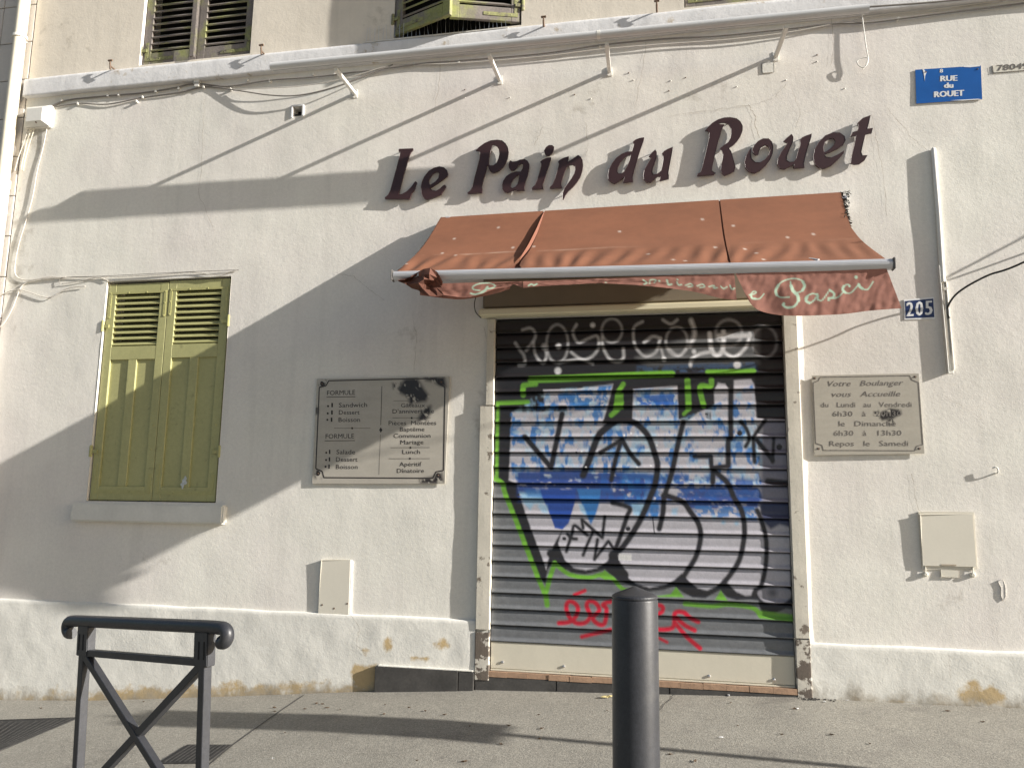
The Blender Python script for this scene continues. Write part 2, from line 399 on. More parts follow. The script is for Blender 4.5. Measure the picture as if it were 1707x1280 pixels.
# belt course
mb = MB()
xs = np.arange(XL, XR, .05); zz = [BELT[0], BELT[0] + .006, BELT[0] + .02, BELT[1] - .03, BELT[1] - .008, BELT[1]]
X, Z = np.meshgrid(xs, np.array([BELT[0]] + zz + [BELT[1] + .006])); dz = np.array([0, .044, .05, .05, .05, .044, -.0])
dz = np.array([-.002, .046, .052, .052, .052, .048, .04, -.006])[:, None]
Y = -dz - .004 * (vnoise(X * 6, Z * 6, 2) - .5) * (dz > .03); Z = Z + .006 * (vnoise(X * 3, Z * 2, 6) - .5) * (dz > .03)
grid('belt_course', X, Y, Z, M['belt'], bld)
# window sill
x0, x1 = -4.80, -3.427
MB().box(x0, x1, -.062, .02, 1.124, 1.272).build('window_sill', M['plinth'], bld, bevel=.012)
MB().box(x0 + .02, x1 - .02, .0, .24, 1.272, 1.290).build('sill_bed', M['plaster'], bld)

# ------------------------------------------------------------------ shutter leaves
def bolts(mb_, o, ax, ay, az, pts, r=.008, h=.006):
    for a, c in pts:
        p = Vector(o) + Vector(ax) * a + Vector(az) * c
        mb_.tube([p + Vector(ay) * -.001, p + Vector(ay) * h * .6, p + Vector(ay) * h], [r, r, r * .5], 6)
def leaf(o, ax, ay, W, H, mt, irn, style, hinge_at_zero, label=None):
    az = Vector((0, 0, 1)); s = .075; fr = MB()
    B = lambda a0, a1, c0, c1, b0=-.034, b1=0.0, m=fr: m.obox(o, ax, ay, az, (a0, b0, c0), (a1, b1, c1))
    B(0, s, 0, H); B(W - s, W, 0, H); i0, i1 = s, W - s
    if style == 'panel':
        zr = H * .640; B(i0, i1, 0, .115, b1=-.001); B(i0, i1, H - .085, H, b1=-.001); B(i0, i1, zr, zr + .115, b1=-.001)
        mid = W / 2; B(mid - .04, mid + .04, .115, zr, b1=-.002)
        lz0, lz1, n = zr + .118, H - .088, 9
    else:
        B(i0, i1, 0, .12, b1=-.001); B(i0, i1, H - .1, H, b1=-.001); lz0, lz1, n = .13, H - .11, int((H - .24) / .062)
    root = fr.build('shutter_leaf', mt, bld, bevel=.003, seg=1, label=label)
    if style == 'panel':
        for a0, a1 in ((i0, mid - .04), (mid + .04, i1)):
            m2 = MB(); B(a0, a1, .115, zr, -.030, -.017, m2); m2.build('panel', mt, root)
    pitch = (lz1 - lz0) / n; tl = .80
    for k in range(n):
        zc = lz0 + pitch * (k + .42); jz = random.uniform(-.006, .006) if style != 'panel' else random.uniform(-.002, .002)
        oo = Vector(o) + az * zc + Vector(ay) * -.018
        aa = (Vector(ay) * math.cos(tl) - az * math.sin(tl)); bb = (Vector(ay) * math.sin(tl) + az * math.cos(tl))
        m2 = MB().obox(oo, Vector(ax) + az * jz, aa, bb, (i0 - .004, -.026 if style == 'panel' else -.030, -.006), (i1 + .004, .019 if style == 'panel' else .024, .006)); m2.build('louvre_slat', mt, root)
    h0 = 0 if hinge_at_zero else W; sg = 1 if hinge_at_zero else -1
    # irons
    bl = MB()
    if style == 'panel':
        for q4 in ((.012, .036, H - .30, H - .07), (W - .036, W - .012, H - .30, H - .07), (.036, W - .036, H - .088, H - .07), (.02, W - .02, .055, .085), (.02, .05, .085, .30), (W - .05, W - .02, .085, .22)):
            m3 = MB(); B(*q4, 0, .003, m3); m3.build('iron_strap', irn, root)
        bolts(bl, o, ax, ay, az, [(.024, H - .29), (.024, H - .18), (.024, H - .08), (W - .024, H - .29), (W - .024, H - .18), (W - .024, H - .08), (W * .35, H - .079), (W * .65, H - .079)] + [(W * f, .07) for f in (.08, .34, .64, .92)] + [(W - .035, .2), (.035, .2), (W - .04, .62), (W - .045, .42)])
    else:
        zc = .10
        for (p0, p1, c0, c1) in ((.02, .30, zc - .06, zc - .03), (.02, .05, zc - .03, zc + .12)):
            m3 = MB(); B(min(h0 + sg * p0, h0 + sg * p1), max(h0 + sg * p0, h0 + sg * p1), c0, c1, 0, .004, m3); m3.build('iron_strap', irn, root)
        bolts(bl, o, ax, ay, az, [(h0 + sg * .08, zc - .045), (h0 + sg * .17, zc - .045), (h0 + sg * .26, zc - .045), (h0 + sg * .035, zc + .08)])
    tag(bl.build('strap_bolts', irn, root), kind='stuff')
    for hz in ((H - .37, .40) if style == 'panel' else (.14, H - .3)):
        p = Vector(o) + Vector(ax) * (h0 - sg * .018) + az * hz + Vector(ay) * .012
        m4 = MB().tube([p - az * .045, p + az * .045], .014, 8).tube([p + az * .045, p + az * .055], [.014, .006], 8)
        m4.obox(p, ax, ay, az, (min(0, sg * .06), -.006, -.014), (max(0, sg * .06), .004, .014))
        m4.build('hinge', irn if hz < H - .3 or style != 'panel' else M['ecable'], root)
    return root
w0, w1, wz0, wz1 = WIN; wm = -4.119
leaf((w0 + .012, .016, wz0 + .006), (1, 0, 0), (0, -1, 0), wm - w0 - .014, wz1 - wz0 - .03, M['green'], M['iron'], 'panel', True, 'green shutter leaf, left of the ground floor pair')
leaf((wm + .002, .016, wz0 + .006), (1, 0, 0), (0, -1, 0), w1 - wm - .022, wz1 - wz0 - .02, M['green'], M['iron'], 'panel', False, 'green shutter leaf, right of the ground floor pair, with a pale paint mark near its foot')
MB().prism([[P(306 + 5.5 * math.cos(k_) * (.75 + .35 * math.sin(5 * k_ + 1)) + 2.5 * math.sin(k_) * -1, 804 + 11 * math.sin(k_) * (.8 + .25 * math.cos(4 * k_)), -.012) for k_ in np.arange(0, 6.2, .35)]], (-.0135, -.0155)).build('paint_mark', M['splash'], bld)
u0, u1, uz0, uz1 = UW[0]; um = (u0 + u1) / 2
leaf((u0 + .01, .03, uz0 + .012), (1, 0, 0), (0, -1, 0), um - u0 - .012, uz1 - uz0 - .02, M['green2'], M['iron2'], 'slat', True)
leaf((um + .002, .03, uz0 + .012), (1, 0, 0), (0, -1, 0), u1 - um - .012, uz1 - uz0 - .02, M['green2'], M['iron2'], 'slat', False)
MB().box(um - .028, um + .022, -.034, -.012, uz0 + .012, uz1).build('cover_strip', M['green2'], bld, bevel=.006)
u0, u1, uz0, uz1 = UW[1]; ang = R(21); Wl = (u1 - u0) / 2 / math.cos(ang) - .012        # ajar pair, meeting out over the belt
leaf((u0 + .01, .0, uz0 + .03), (math.cos(ang), -math.sin(ang), 0), (-math.sin(ang), -math.cos(ang), 0), Wl, uz1 - uz0 - .04, M['green2'], M['iron2'], 'slat', True, 'weathered shutter leaf standing ajar')
leaf((u1 - .01 - Wl * math.cos(ang * .8), -Wl * math.sin(ang * .8), uz0 + .03), (math.cos(ang * .8), math.sin(ang * .8), 0), (math.sin(ang * .8), -math.cos(ang * .8), 0), Wl, uz1 - uz0 - .04, M['green2'], M['iron2'], 'slat', False, 'flaking green shutter leaf standing ajar')
u0, u1, uz0, uz1 = UW[2]; um = (u0 + u1) / 2
leaf((u0 + .01, .02, uz0 + .012), (1, 0, 0), (0, -1, 0), um - u0 - .012, uz1 - uz0 - .02, M['green2'], M['iron2'], 'slat', True)
leaf((um + .002, .02, uz0 + .012), (1, 0, 0), (0, -1, 0), u1 - um - .012, uz1 - uz0 - .02, M['green2'], M['iron2'], 'slat', False)

# ------------------------------------------------------------------ door frame, threshold, tiles
def post(x0, x1, z0, z1, dep, nm='door_post', mt=None):
    zs = np.arange(z0, z1 + .001, .03); xs = np.array([x0, x0, x0 + .004, (x0 + x1) / 2, x1 - .004, x1, x1]); dp = np.array([-.02, dep - .003, dep, dep + .0005, dep, dep - .003, -.02])
    X, Z = np.meshgrid(xs, zs); Y = -np.tile(dp, (len(zs), 1)) - .002 * (vnoise(X * 20, Z * 14, 3) - .5)
    n = vnoise(Z * 9, X * 0, 12); X = X + (.006 * (n - .5) + .010 * np.clip(vnoise(Z * 3, X * 0, 4) - .75, 0, 1)) * ((np.arange(7) < 2) | (np.arange(7) > 4))[None]
    return grid(nm, X, Y, Z, mt or M['wood'], bld, smooth=False)
post(-1.372, -1.268, .42, 2.05, .036); post(-1.330, -1.268, 2.05, 2.725, .032); post(-1.372, -1.268, .07, .42, .035, 'peeled_foot', M['wood2'])
post(.832, .925, .46, 2.735, .034); post(.832, .925, -.03, .46, .033, 'peeled_foot', M['wood2'])
# plaster fillet running down from the right post to the wall
MB().quad((.924, -.0085, .40), (.968, .002, .40), (.968, .002, 2.74), (.924, -.0085, 2.74)).quad((.924, -.0085, .40), (.924, .01, .40), (.968, .002, .40)).build('plaster_fillet', M['plaster'], bld)
# roller shutter, one slat at a time, painted
ZB, ZTOP, NS = .338, 2.715, 21
X0, X1 = -1.262, .824
prof = [(0, -.014), (.05, -.013), (.09, -.005), (.14, .000), (.20, .0015), (.28, .0025), (.37, .0032), (.46, .0036), (.55, .0036), (.64, .0033), (.72, .0030), (.78, .0045), (.85, .0105), (.91, .0160), (.955, .0185), (.985, .018), (1.0, .011), (1.0, -.014)]
ph = (ZTOP - ZB) / NS
def graffiti(X, Y):
    metal = (.155, .16, .168)
    p = Paint(X, Y, metal)
    g1 = fbm(X / 9, Y / 5, 1); p.c *= (0.86 + .28 * g1)[:, None]
    blk = (.020, .019, .022); wht = (.41, .395, .43); grn = (.125, .31, .035); navy = (.018, .035, .15); blu = (.035, .14, .36); sky = (.24, .40, .54); red = (.42, .012, .03)
    A = zf(815, 520, 6.566); B = zf(1060, 520, 6.566); Cc = zf(815, 670, 6.566); Dd = zf(1060, 670, 6.566); E_ = zf(815, 820, 6.566); F_ = zf(1060, 820, 6.566); G_ = zf(815, 970, 6.566); H_ = zf(1060, 970, 6.566)
    L = lambda f, *q: [f(*a) for a in q]
    bottom_out = L(E_, (620, 1010), (640, 850), (735, 720), (780, 800), (900, 880), (1050, 900), (1200, 870), (1270, 850), (1400, 960), (1500, 1000), (1700, 1080)) + L(F_, (150, 1085), (300, 1070), (420, 1030), (520, 1100), (620, 1150), (760, 1160), (830, 1120), (920, 1075), (1000, 1150), (1100, 1180)) + L(H_, (1250, 190), (1340, 200), (1370, 330), (1500, 350), (1640, 290), (1720, 300))
    p.fill([(820, 526), (1320, 516), (1330, 1010)] + bottom_out[::-1] + L(E_, (520, 900), (360, 540), (280, 280), (200, 60)) + [(832, 800), (820, 790)], blk, 3)
    p.fill([(824, 790), (838, 815), (824, 840)], metal, 3)
    # pale letter bodies
    inner = L(E_, (350, 80), (460, 400), (600, 760), (625, 850), (650, 740), (690, 620), (740, 520), (800, 420), (760, 560), (780, 620), (830, 740), (930, 830), (1060, 855), (1180, 830), (1290, 760), (1350, 680), (1400, 700), (1440, 780), (1530, 940)) + L(F_, (0, 1000), (150, 1045), (330, 1010), (420, 960), (500, 890), (590, 980), (680, 1050), (780, 1075), (880, 1030), (950, 960), (1020, 1010), (1100, 1090), (1200, 1135), (1260, 1130), (1290, 1050), (1400, 1020), (1690, 1030), (1690, 700), (1690, 100))
    top = [(1318, 700), (1262, 697), (1257, 640), (1252, 632), (1222, 634), (1214, 648), (1209, 640), (1197, 638), (1190, 652), (1192, 684), (1176, 682), (1163, 688), (1146, 702), (1131, 700), (1129, 643), (1056, 649), (1054, 700), (1034, 704), (1004, 706), (1014, 674), (1022, 640), (960, 648), (906, 650), (908, 676), (945, 676), (945, 686), (853, 687), (849, 783), (848, 800), (862, 806)]
    p.fill(inner + top, wht, 3)
    p.c *= (0.93 + .14 * fbm(X / 14, Y / 14, 21))[:, None]
    # blue clouds sprayed over the pale bodies
    def bl(seed, lo, hi, sx=9, sy=7):
        return lambda x, y: np.clip((fbm(x / sx, y / sy, seed, 3) - lo) / (hi - lo), 0, 1)
    up = [(906, 650), (1020, 642), (1004, 704), (1056, 702), (1057, 650), (1128, 645), (1130, 700), (1175, 684), (1255, 640), (1258, 700), (1270, 720), (1272, 808), (852, 800), (850, 690)]
    p.fill(up, sky, 4, .75, noise=bl(31, .50, .80, 10, 16)); p.fill(up, blu, 4, .92, noise=bl(57, .50, .68, 8, 15)); p.fill(up, (.33, .45, .52), 4, .6, noise=bl(91, .55, .75, 16, 12))
    p.fill([(935, 655), (1018, 645), (1008, 682), (950, 684)], blu, 4, .9, noise=bl(12, .44, .56, 6, 6)); p.fill([(1060, 660), (1130, 655), (1130, 676), (1062, 676)], (.02, .09, .33), 4, .9, noise=bl(19, .42, .52, 8, 6))
    p.fill([(862, 786), (960, 782), (1020, 786), (1075, 792), (1078, 822), (1072, 836), (862, 836)], (.02, .05, .20), 6, .96, noise=bl(5, .22, .40, 14, 8))
    p.fill([(1035, 790), (1100, 790), (1100, 862), (1075, 866), (1058, 850), (1038, 838)], blu, 6, .85, noise=bl(77, .34, .5, 7, 10))
    p.fill([(1130, 812), (1262, 812), (1270, 828), (1262, 850), (1150, 848)], (.02, .05, .20), 6, .95, noise=bl(8, .24, .42, 12, 7))
    p.fill([(1150, 842), (1262, 846), (1262, 868), (1240, 866), (1225, 858), (1200, 864), (1180, 856), (1165, 862)], blu, 5, .85, noise=bl(9, .36, .5, 6, 6))
    p.fill([(866, 820), (900, 822), (910, 838), (890, 840), (884, 850), (872, 838)], sky, 5, .9); p.fill([(874, 816), (905, 815), (905, 830), (880, 828)], blu, 5, .7)
    p.fill([(900, 815), (960, 815), (958, 838), (948, 872), (938, 882), (925, 880), (917, 858), (908, 838)], (.022, .06, .26), 2.5)
    p.fill([(962, 815), (1002, 815), (999, 838), (993, 858), (985, 874), (978, 860), (970, 842)], blu, 3); p.fill([(964, 838), (972, 842), (980, 862), (968, 852)], sky, 4, .9)
    p.fill([(900, 838), (912, 842), (914, 856), (904, 854), (896, 844)], sky, 5, .8); p.fill([(1052, 838), (1078, 838), (1072, 862), (1056, 858)], sky, 4, .85); p.fill([(1084, 838), (1098, 838), (1096, 862), (1084, 862)], blu, 4, .9)
    p.fill([(1120, 848), (1130, 846), (1128, 858), (1120, 857)], sky, 5, .8)
    for a in ((1206, 870), (1228, 872), (1243, 862), (1190, 862)): p.dot(a, 3.5, sky, 4, .8)
    p.fill([(1272, 700), (1318, 700), (1322, 860), (1270, 850)], (.10, .10, .15), 5, .7)
    p.fill([(1266, 838), (1322, 838), (1322, 880), (1300, 874), (1285, 882), (1270, 866)], (.012, .02, .07), 5, .9)
    p.fill([(1000, 786), (1140, 790), (1270, 800), (1270, 836), (1140, 838), (1000, 836)], (.025, .08, .27), 7, .85, noise=bl(63, .36, .56, 9, 8))
    # black lines
    K = lambda wd, *q, **k: p.stroke(q, wd * 1.15, blk, k.get('soft', 3.2), .97, k.get('curve', True))
    K(8, (875, 728), (918.6, 779), (937, 690), curve=False); K(10, (1022, 704), (998, 726), (984, 762), (972, 792)); K(7, (1036, 733), (1018, 744), (1001, 754)); K(7, (1038, 734), (1050, 755), (1065, 773)); K(7, (1035, 736), (1026, 766), (1019, 800)); K(9, (1000, 722), (1022, 704), (1040, 701), (1060, 706), (1080, 726), (1092, 758), (1096, 777), (1092, 807), (1084, 828), (1075, 850), (1062, 876), (1040, 909), (1027, 921))
    K(8, (1139, 704), (1133, 728), (1127, 755), (1121, 783), (1115, 804), (1107, 830), (1105, 855), (1099, 881)); K(8, (1219, 636), (1218, 685), (1218, 728), (1214, 736), (1214, 776)); K(7, (1158, 761), (1185, 761), (1186, 779), (1212, 777), curve=False); K(8, (1189, 786), (1188, 804)); K(8, (1192, 786), (1212, 804), (1224, 830), (1235, 848), (1240, 868), (1241, 888), (1238, 911), (1232, 934), (1220, 954), (1209, 968))
    p.dot((1233, 722), 4.5, blk); K(6, (1235, 703), (1244, 714), (1249, 731), (1243, 744)); K(6, (1276, 700), (1258, 725), (1256, 734), (1258, 770)); K(7, (1262, 734), (1275, 750), (1288, 767)); K(5, (1290, 731), (1288, 770)); p.dot((1299, 745), 5, blk)
    K(8, (1106, 826), (1118, 828), (1139, 837), (1151, 853), (1163, 870), (1168, 888), (1166, 908), (1159, 930), (1147, 949), (1140, 960)); K(7, (1262, 850), (1270, 869), (1276, 892), (1278, 917), (1276, 946), (1271, 969), (1262, 988))
    K(7, (1021, 838), (1049, 846), (1045, 861), (1036, 888), (1027, 912)); K(5, (944, 919), (950, 900), (955, 884)); K(5, (946, 890), (953, 897), (961, 898)); K(5, (955, 881), (959, 876), (979, 892)); K(5, (972, 880), (970, 866), (1004, 896), (1008, 861), curve=False); K(5, (972, 925), (980, 905), (989, 885)); K(5, (996, 899), (991, 932), (1014, 902), (1024, 915), curve=False); p.dot((940.5, 897.5), 3.2, blk); p.dot((1047, 881), 4, blk); K(1.6, (1088, 863), (1091, 889), soft=1.2)
    K(12, (918, 922), (930, 932), (940, 944)); K(14, (1022, 925), (1026, 940), (1040, 958)); K(1.2, (1176, 690), (1180, 690), soft=1); K(9, (1280, 802), (1318, 806))
    for k in range(4): K(1.1, (1177 + 2.4 * k, 688), (1178 + 2.4 * k, 697 + k), soft=1)
    # grey ball at lower right
    p.fill([(1264, 985), (1290, 976), (1316, 982), (1317, 997), (1300, 1006), (1280, 1005), (1267, 997)], (.26, .25, .28), 3, curve=True); p.dot((1288, 988), 8, (.10, .10, .12), 8, .8)
    # top band: charcoal with a sunlit patch painted grey and bubbly pale lettering
    p.fill([(1060, 596), (1150, 560), (1266, 546), (1266, 606), (1080, 610)], (.15, .155, .16), 10, .65)
    p.fill([(1062, 610), (1262, 603), (1262, 618), (1060, 622)], (.05, .09, .17), 5, .75, noise=bl(66, .3, .5, 10, 5))
    ww = (.62, .62, .64)
    S = lambda wd, *q, **k: p.stroke(q, wd, ww, 3.4, k.get('al', .50))  # weaker default strength puts the awning shade into the left letters
    S(5, (871, 550), (884, 547), (892, 555), (890, 567), (877, 584)); S(5.5, (859, 572), (868, 585), (873, 592), (875, 606), (865, 608)); S(5, (889, 570), (893, 592), (905, 605), (911, 593), (908, 578)); p.dot((908, 578), 6, ww, 4, .6)
    p.ell((929, 573), 18, 32, 4.5, ww, 3.4, .38); p.dot((931, 577), 5, ww, 3, .7); p.dot((930, 618), 6, ww, 3, .75); S(5, (961, 541), (955, 555), (964, 571), (979, 565), (995, 560), (998, 578), (987, 594), (970, 599), (952, 587)); S(4.5, (932, 605), (955, 600), (970, 599), (988, 606)); p.dot((988, 542), 4.5, ww, 3, .75)
    p.ell((1020, 551), 17, 20, 4.5, ww, 3.4, .38); S(5.5, (1004, 562), (1005, 578), (1016, 598), (1030, 603), (1039, 597), (1039, 580)); S(5, (1071, 536), (1057, 546), (1057, 570), (1065, 586), (1078, 594), (1094, 586), (1100, 566)); S(6, (1074, 571), (1088, 561), (1101, 564)); p.ell((1128, 569), 18, 24, 4.5, ww, 3.4, .38); S(4.5, (1102, 581), (1107, 599)); S(5, (1115, 581), (1131, 593), (1144, 582)); S(5, (1105, 533), (1118, 540), (1129, 533)); S(9, (1152, 534), (1158, 556), (1150, 576), al=.5)
    p.ell((1215, 555), 22, 22, 5, ww, 4, .35); S(8, (1183, 556), (1186, 582), (1195, 592), (1205, 582), (1206, 552), al=.85); S(6, (1151, 609), (1153, 599), (1166, 590), (1182, 587), al=.8); S(6, (1206, 586), (1223, 595), (1240, 583), (1247, 570), (1250, 556), al=.85); S(8, (1198, 560), (1222, 560), (1250, 559), al=.85); p.dot((1229, 608), 6.5, ww, 3, .85); p.dot((1157, 586), 4, ww, 3, .8); p.dot((1107, 599), 4, ww, 3, .9); p.ell((1275, 570), 20, 26, 5, ww, 4, .25)
    # green outline
    N = lambda wd, *q, **k: p.stroke(q, wd, grn, 2.5, k.get('al', .95), k.get('curve', True))
    N(11, (885, 633), (960, 630), (1060, 625), (1120, 623)); N(9, (1180, 620), (1215, 620), (1256, 618)); N(8, (873, 642), (893, 640)); N(9, (872, 644), (872, 658)); N(7, (830, 672), (880, 670)); N(6, (830, 672), (829, 720), (828, 795), al=.8); N(8, (1039, 640), (1030, 657), (1036, 670), (1030, 682), (1019, 692)); p.fill([(1026, 655), (1039, 655), (1039, 682), (1022, 684)], grn, 2)
    N(10, (1146, 634), (1148, 680)); N(9, (1186, 633), (1184, 644), (1167, 645), (1173, 676)); N(6, (1148, 682), (1140, 690)); N(8, (824, 797), (838, 806), (841, 820), (861, 870), (879, 917), (899, 968), (909, 990)); N(8, (911, 985), (918, 958), (925, 938)); N(9, (909, 986), (912, 1008), al=.85)
    N(7, (926, 940), (949, 957), (982, 962), (1005, 957), (1021, 964), (1036, 980), (1048, 985)); p.fill([(996, 960), (1008, 950), (1024, 964), (1010, 966)], grn, 2)
    p.fill([(1089, 994), (1118, 990), (1127, 978), (1140, 995)], grn, 2.5); p.fill([(1192, 999), (1201.6, 984), (1213, 1001)], grn, 2.5); N(8, (1142, 1006), (1188, 1010), (1215, 1007), (1255, 1013), (1268, 1026)); N(13, (1270, 1024), (1320, 1030), al=.8)
    p.c = p.c
    # red signature
    Q = lambda wd, *q: p.stroke(q, wd, red, 3.0, .93)
    Q(6, (975, 984), (958, 991)); Q(7.5, (932, 1038), (952, 1035), (963, 1020), (961, 1008), (950, 1002), (944, 1010), (949, 1028), (961, 1038), (976, 1037), (984, 1026), (978, 1010), (982, 1002), (993, 1005), (999, 1017), (988, 1030), (998, 1040), (1008, 1038), (1011, 1015), (1005, 1008), (1015, 1003), (1030, 1004), (1040, 1030), (1062, 1040), (1075, 1018)); Q(7, (970, 1061), (1018, 1049)); Q(7.5, (1085, 1006), (1103, 1010), (1104, 1018), (1095, 1026), (1088, 1046), (1121, 1046), (1125, 1022), (1139, 1020), (1150, 1029), (1164, 1036)); Q(7.5, (1128, 1030), (1142, 1042), (1158, 1050)); Q(7.5, (1127, 1040), (1146, 1062), (1167, 1080)); Q(5, (1096, 1062), (1112, 1070))
    # small sticker, chips
    p.fill([(1032, 923), (1053, 924), (1053, 934), (1031, 933)], (.62, .61, .6), 1.5)
    for a in ((1041, 726), (1052, 722), (1062, 728), (970, 753), (1095, 742), (1062, 779), (977, 779), (1085, 776)): p.dot(a, 1.6, (.7, .7, .7), 1.5, .8)
    p.dot((961, 754), 1.6, blk, 1)
    p.c *= (.92 + .16 * vnoise(X / 1.3, Y / 1.3, 44))[:, None]
    return np.clip(p.c, .004, .9)
roll = MB().box(X0 + .02, X1 - .02, .02, .05, ZB, ZTOP).build('roller_shutter', M['dark'], bld, label='metal roller shutter covered in blue, white, black and green graffiti')
nx = 400; xs = np.linspace(X0, X1, nx)
for k in range(NS):
    zt = ZTOP - k * ph
    zr = np.array([zt - q[0] * ph for q in prof]); yr = np.array([.006 - q[1] for q in prof])
    X, Z = np.meshgrid(xs, zr); Y = np.tile(yr[:, None], (1, nx)) - .0016 * (vnoise(X * 2.3, Z * 0 + k, 7) - .5)
    Z = Z + .004 * (vnoise(X * 1.3, X * 0 + k * .37, 17) - .5) * .6
    px, py = to_px(X.ravel(), Z.ravel(), 0.0); gc = graffiti(px, py)
    jm = np.repeat(np.interp([q[0] for q in prof], [0, .05, .09, .985, 1.0], [.4, .5, 1, 1, .5]), nx)[:, None]      # groove shade darkened into the colour at each slat joint
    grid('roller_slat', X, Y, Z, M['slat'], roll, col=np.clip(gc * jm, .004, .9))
# bottom panel, threshold
zb = .148
pan = MB().box(X0, X1, -.004, .03, zb, ZB - .004).build('bottom_panel', M['panel'], roll, bevel=.004)
m2 = MB()
for px, py in ((838, 1103), (940, 1110), (1182, 1126), (1290, 1132)):
    x, z = P(px, py); m2.tube([(x, -.004, z), (x, -.010, z), (x, -.012, z)], [.010, .010, .006], 8)
m2.build('screw', M['steel'], roll)
MB().box(X0, X1, -.012, .03, zb - .014, zb - .002).build('bottom_rail', M['panel'], roll, bevel=.003)
m2 = MB()
for i in range(14):
    a = -1.29 + i * 2.12 / 14
    m2.box(a + .001, a + 2.12 / 14, -.028 - random.uniform(0, .006), .03, .098 - random.uniform(0, .004), zb - .015 - random.uniform(0, .004))
m2.build('threshold', M['sillwood'], bld)
xt = [-1.37, -.78, .0, .84]
for a, b in zip(xt[:-1], xt[1:]):
    MB().box(a + .002, b - .002, -.030, .05, -.2, .094).build('step_tile', M['slate'], bld, bevel=.003)
for (a, b, dep, zt) in ((-2.118, -1.490, .058, .124), (-1.486, -1.376, .052, .120)):
    MB().box(a, b, -dep, 0, -.3, zt).build('skirting_tile', M['slate'], bld, bevel=.004)
MB().box(-2.10, -1.38, -.05, 0, .124, .134).build('tile_mortar', M['plinth'], bld, bevel=.004)
# housing above the shutter
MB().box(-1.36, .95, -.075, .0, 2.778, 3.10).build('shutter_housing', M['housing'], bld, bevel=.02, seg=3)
MB().obox((0, 0, 0), (1, 0, 0), (0, 1, 0), (0, 0, 1), (-1.385, -.10, 2.722), (.95, -.001, 2.779)).build('housing_lip', M['lip'], bld, bevel=.012, seg=3)

# hairline cracks in the render
def ribbon(mb_, pts, wd, dep):
    q = [P(*a, dep) for a in pts]
    for i in range(len(q) - 1):
        dx, dz = q[i + 1][0] - q[i][0], q[i + 1][1] - q[i][1]; L = math.hypot(dx, dz) + 1e-9; nx_, nz_ = -dz / L * wd / 2, dx / L * wd / 2
        e = .0006
        mb_.quad((q[i][0] - nx_, -dep, q[i][1] - nz_), (q[i + 1][0] - nx_, -dep, q[i + 1][1] - nz_), (q[i + 1][0] + nx_, -dep, q[i + 1][1] + nz_), (q[i][0] + nx_, -dep, q[i][1] + nz_))
def jag(pts, n=6, a=1.6):
    out = []
    for p_, q_ in zip(pts[:-1], pts[1:]):
        for i in range(n): out.append((p_[0] + (q_[0] - p_[0]) * i / n + random.uniform(-a, a), p_[1] + (q_[1] - p_[1]) * i / n + random.uniform(-a, a)))
    return out + [pts[-1]]
for pts, wd in (([(1249, 176), (1259, 195), (1259, 207), (1266, 230)], .006), ([(1110, 194), (1180, 184), (1249, 176)], .003), ([(1249, 176), (1290, 165), (1310, 140)], .0025), ([(341, 165), (338, 230), (337, 268), (331, 325), (352, 372), (358, 384)], .003), ([(735, 100), (730, 150), (720, 200)], .003), ([(1078, 70), (1068, 130), (1058, 180)], .003),
                ([(906, 208), (898, 225), (890, 245)], .003), ([(978, 205), (979, 240), (977, 262)], .003), ([(1452, 190), (1462, 240), (1474, 300), (1478, 360)], .003), ([(1478, 180), (1525, 235), (1545, 250)], .0025), ([(560, 455), (590, 462), (612, 480), (640, 500)], .0025), ([(688, 520), (694, 560), (690, 620)], .0025),
                ([(808, 545), (818, 600), (815, 640)], .004), ([(1520, 790), (1525, 830), (1534, 852)], .003), ([(1385, 30), (1390, 80), (1384, 110)], .003), ([(1575, 660), (1640, 700)], .002), ([(1320, 150), (1335, 190), (1325, 215)], .0025), ([(585, 1024), (600, 1045), (592, 1075), (610, 1090)], .003), ([(1582, 1090), (1584, 1130)], .003)):
    m2 = MB(); q = jag(pts)
    for i in range(len(q) - 1): ribbon(m2, q[i:i + 2], wd * random.uniform(.35, .95), .0046 if pts[0][1] < 1020 else .033)
    m2.build('crack', M['crack'], bld)

# ------------------------------------------------------------------ neighbouring facade at the left edge
nb = thing('neighbour_building', (-7.4, 0, -.5), 'pale stone block facade beyond the downpipe at the left edge', 'building')
MB().box(-9.5, XL - .01, .03, .4, -.9, 8.6).build('wall', M['stone'], nb)
zj = [P(20, y)[1] for y in (13, 75, 137, 198)]; st = (zj[0] - zj[3]) / 3; z = zj[3] - st * 9
row = 0
while z < 8.2:
    for x in np.arange(-9.2 + (row % 2) * .0, XL - .012, .62):
        MB().box(x + .004, min(x + .616, XL - .012), -.004, .03, z + .004, z + st - .004).build('stone_block', M['stone'], nb, bevel=.004, seg=1)
    z += st; row += 1
x, z = P(3, 272); MB().box(x - .25, x + .03, -.05, -.004, z - .10, z + .07).build('shutter_corner', M['yellow'], nb, bevel=.01)

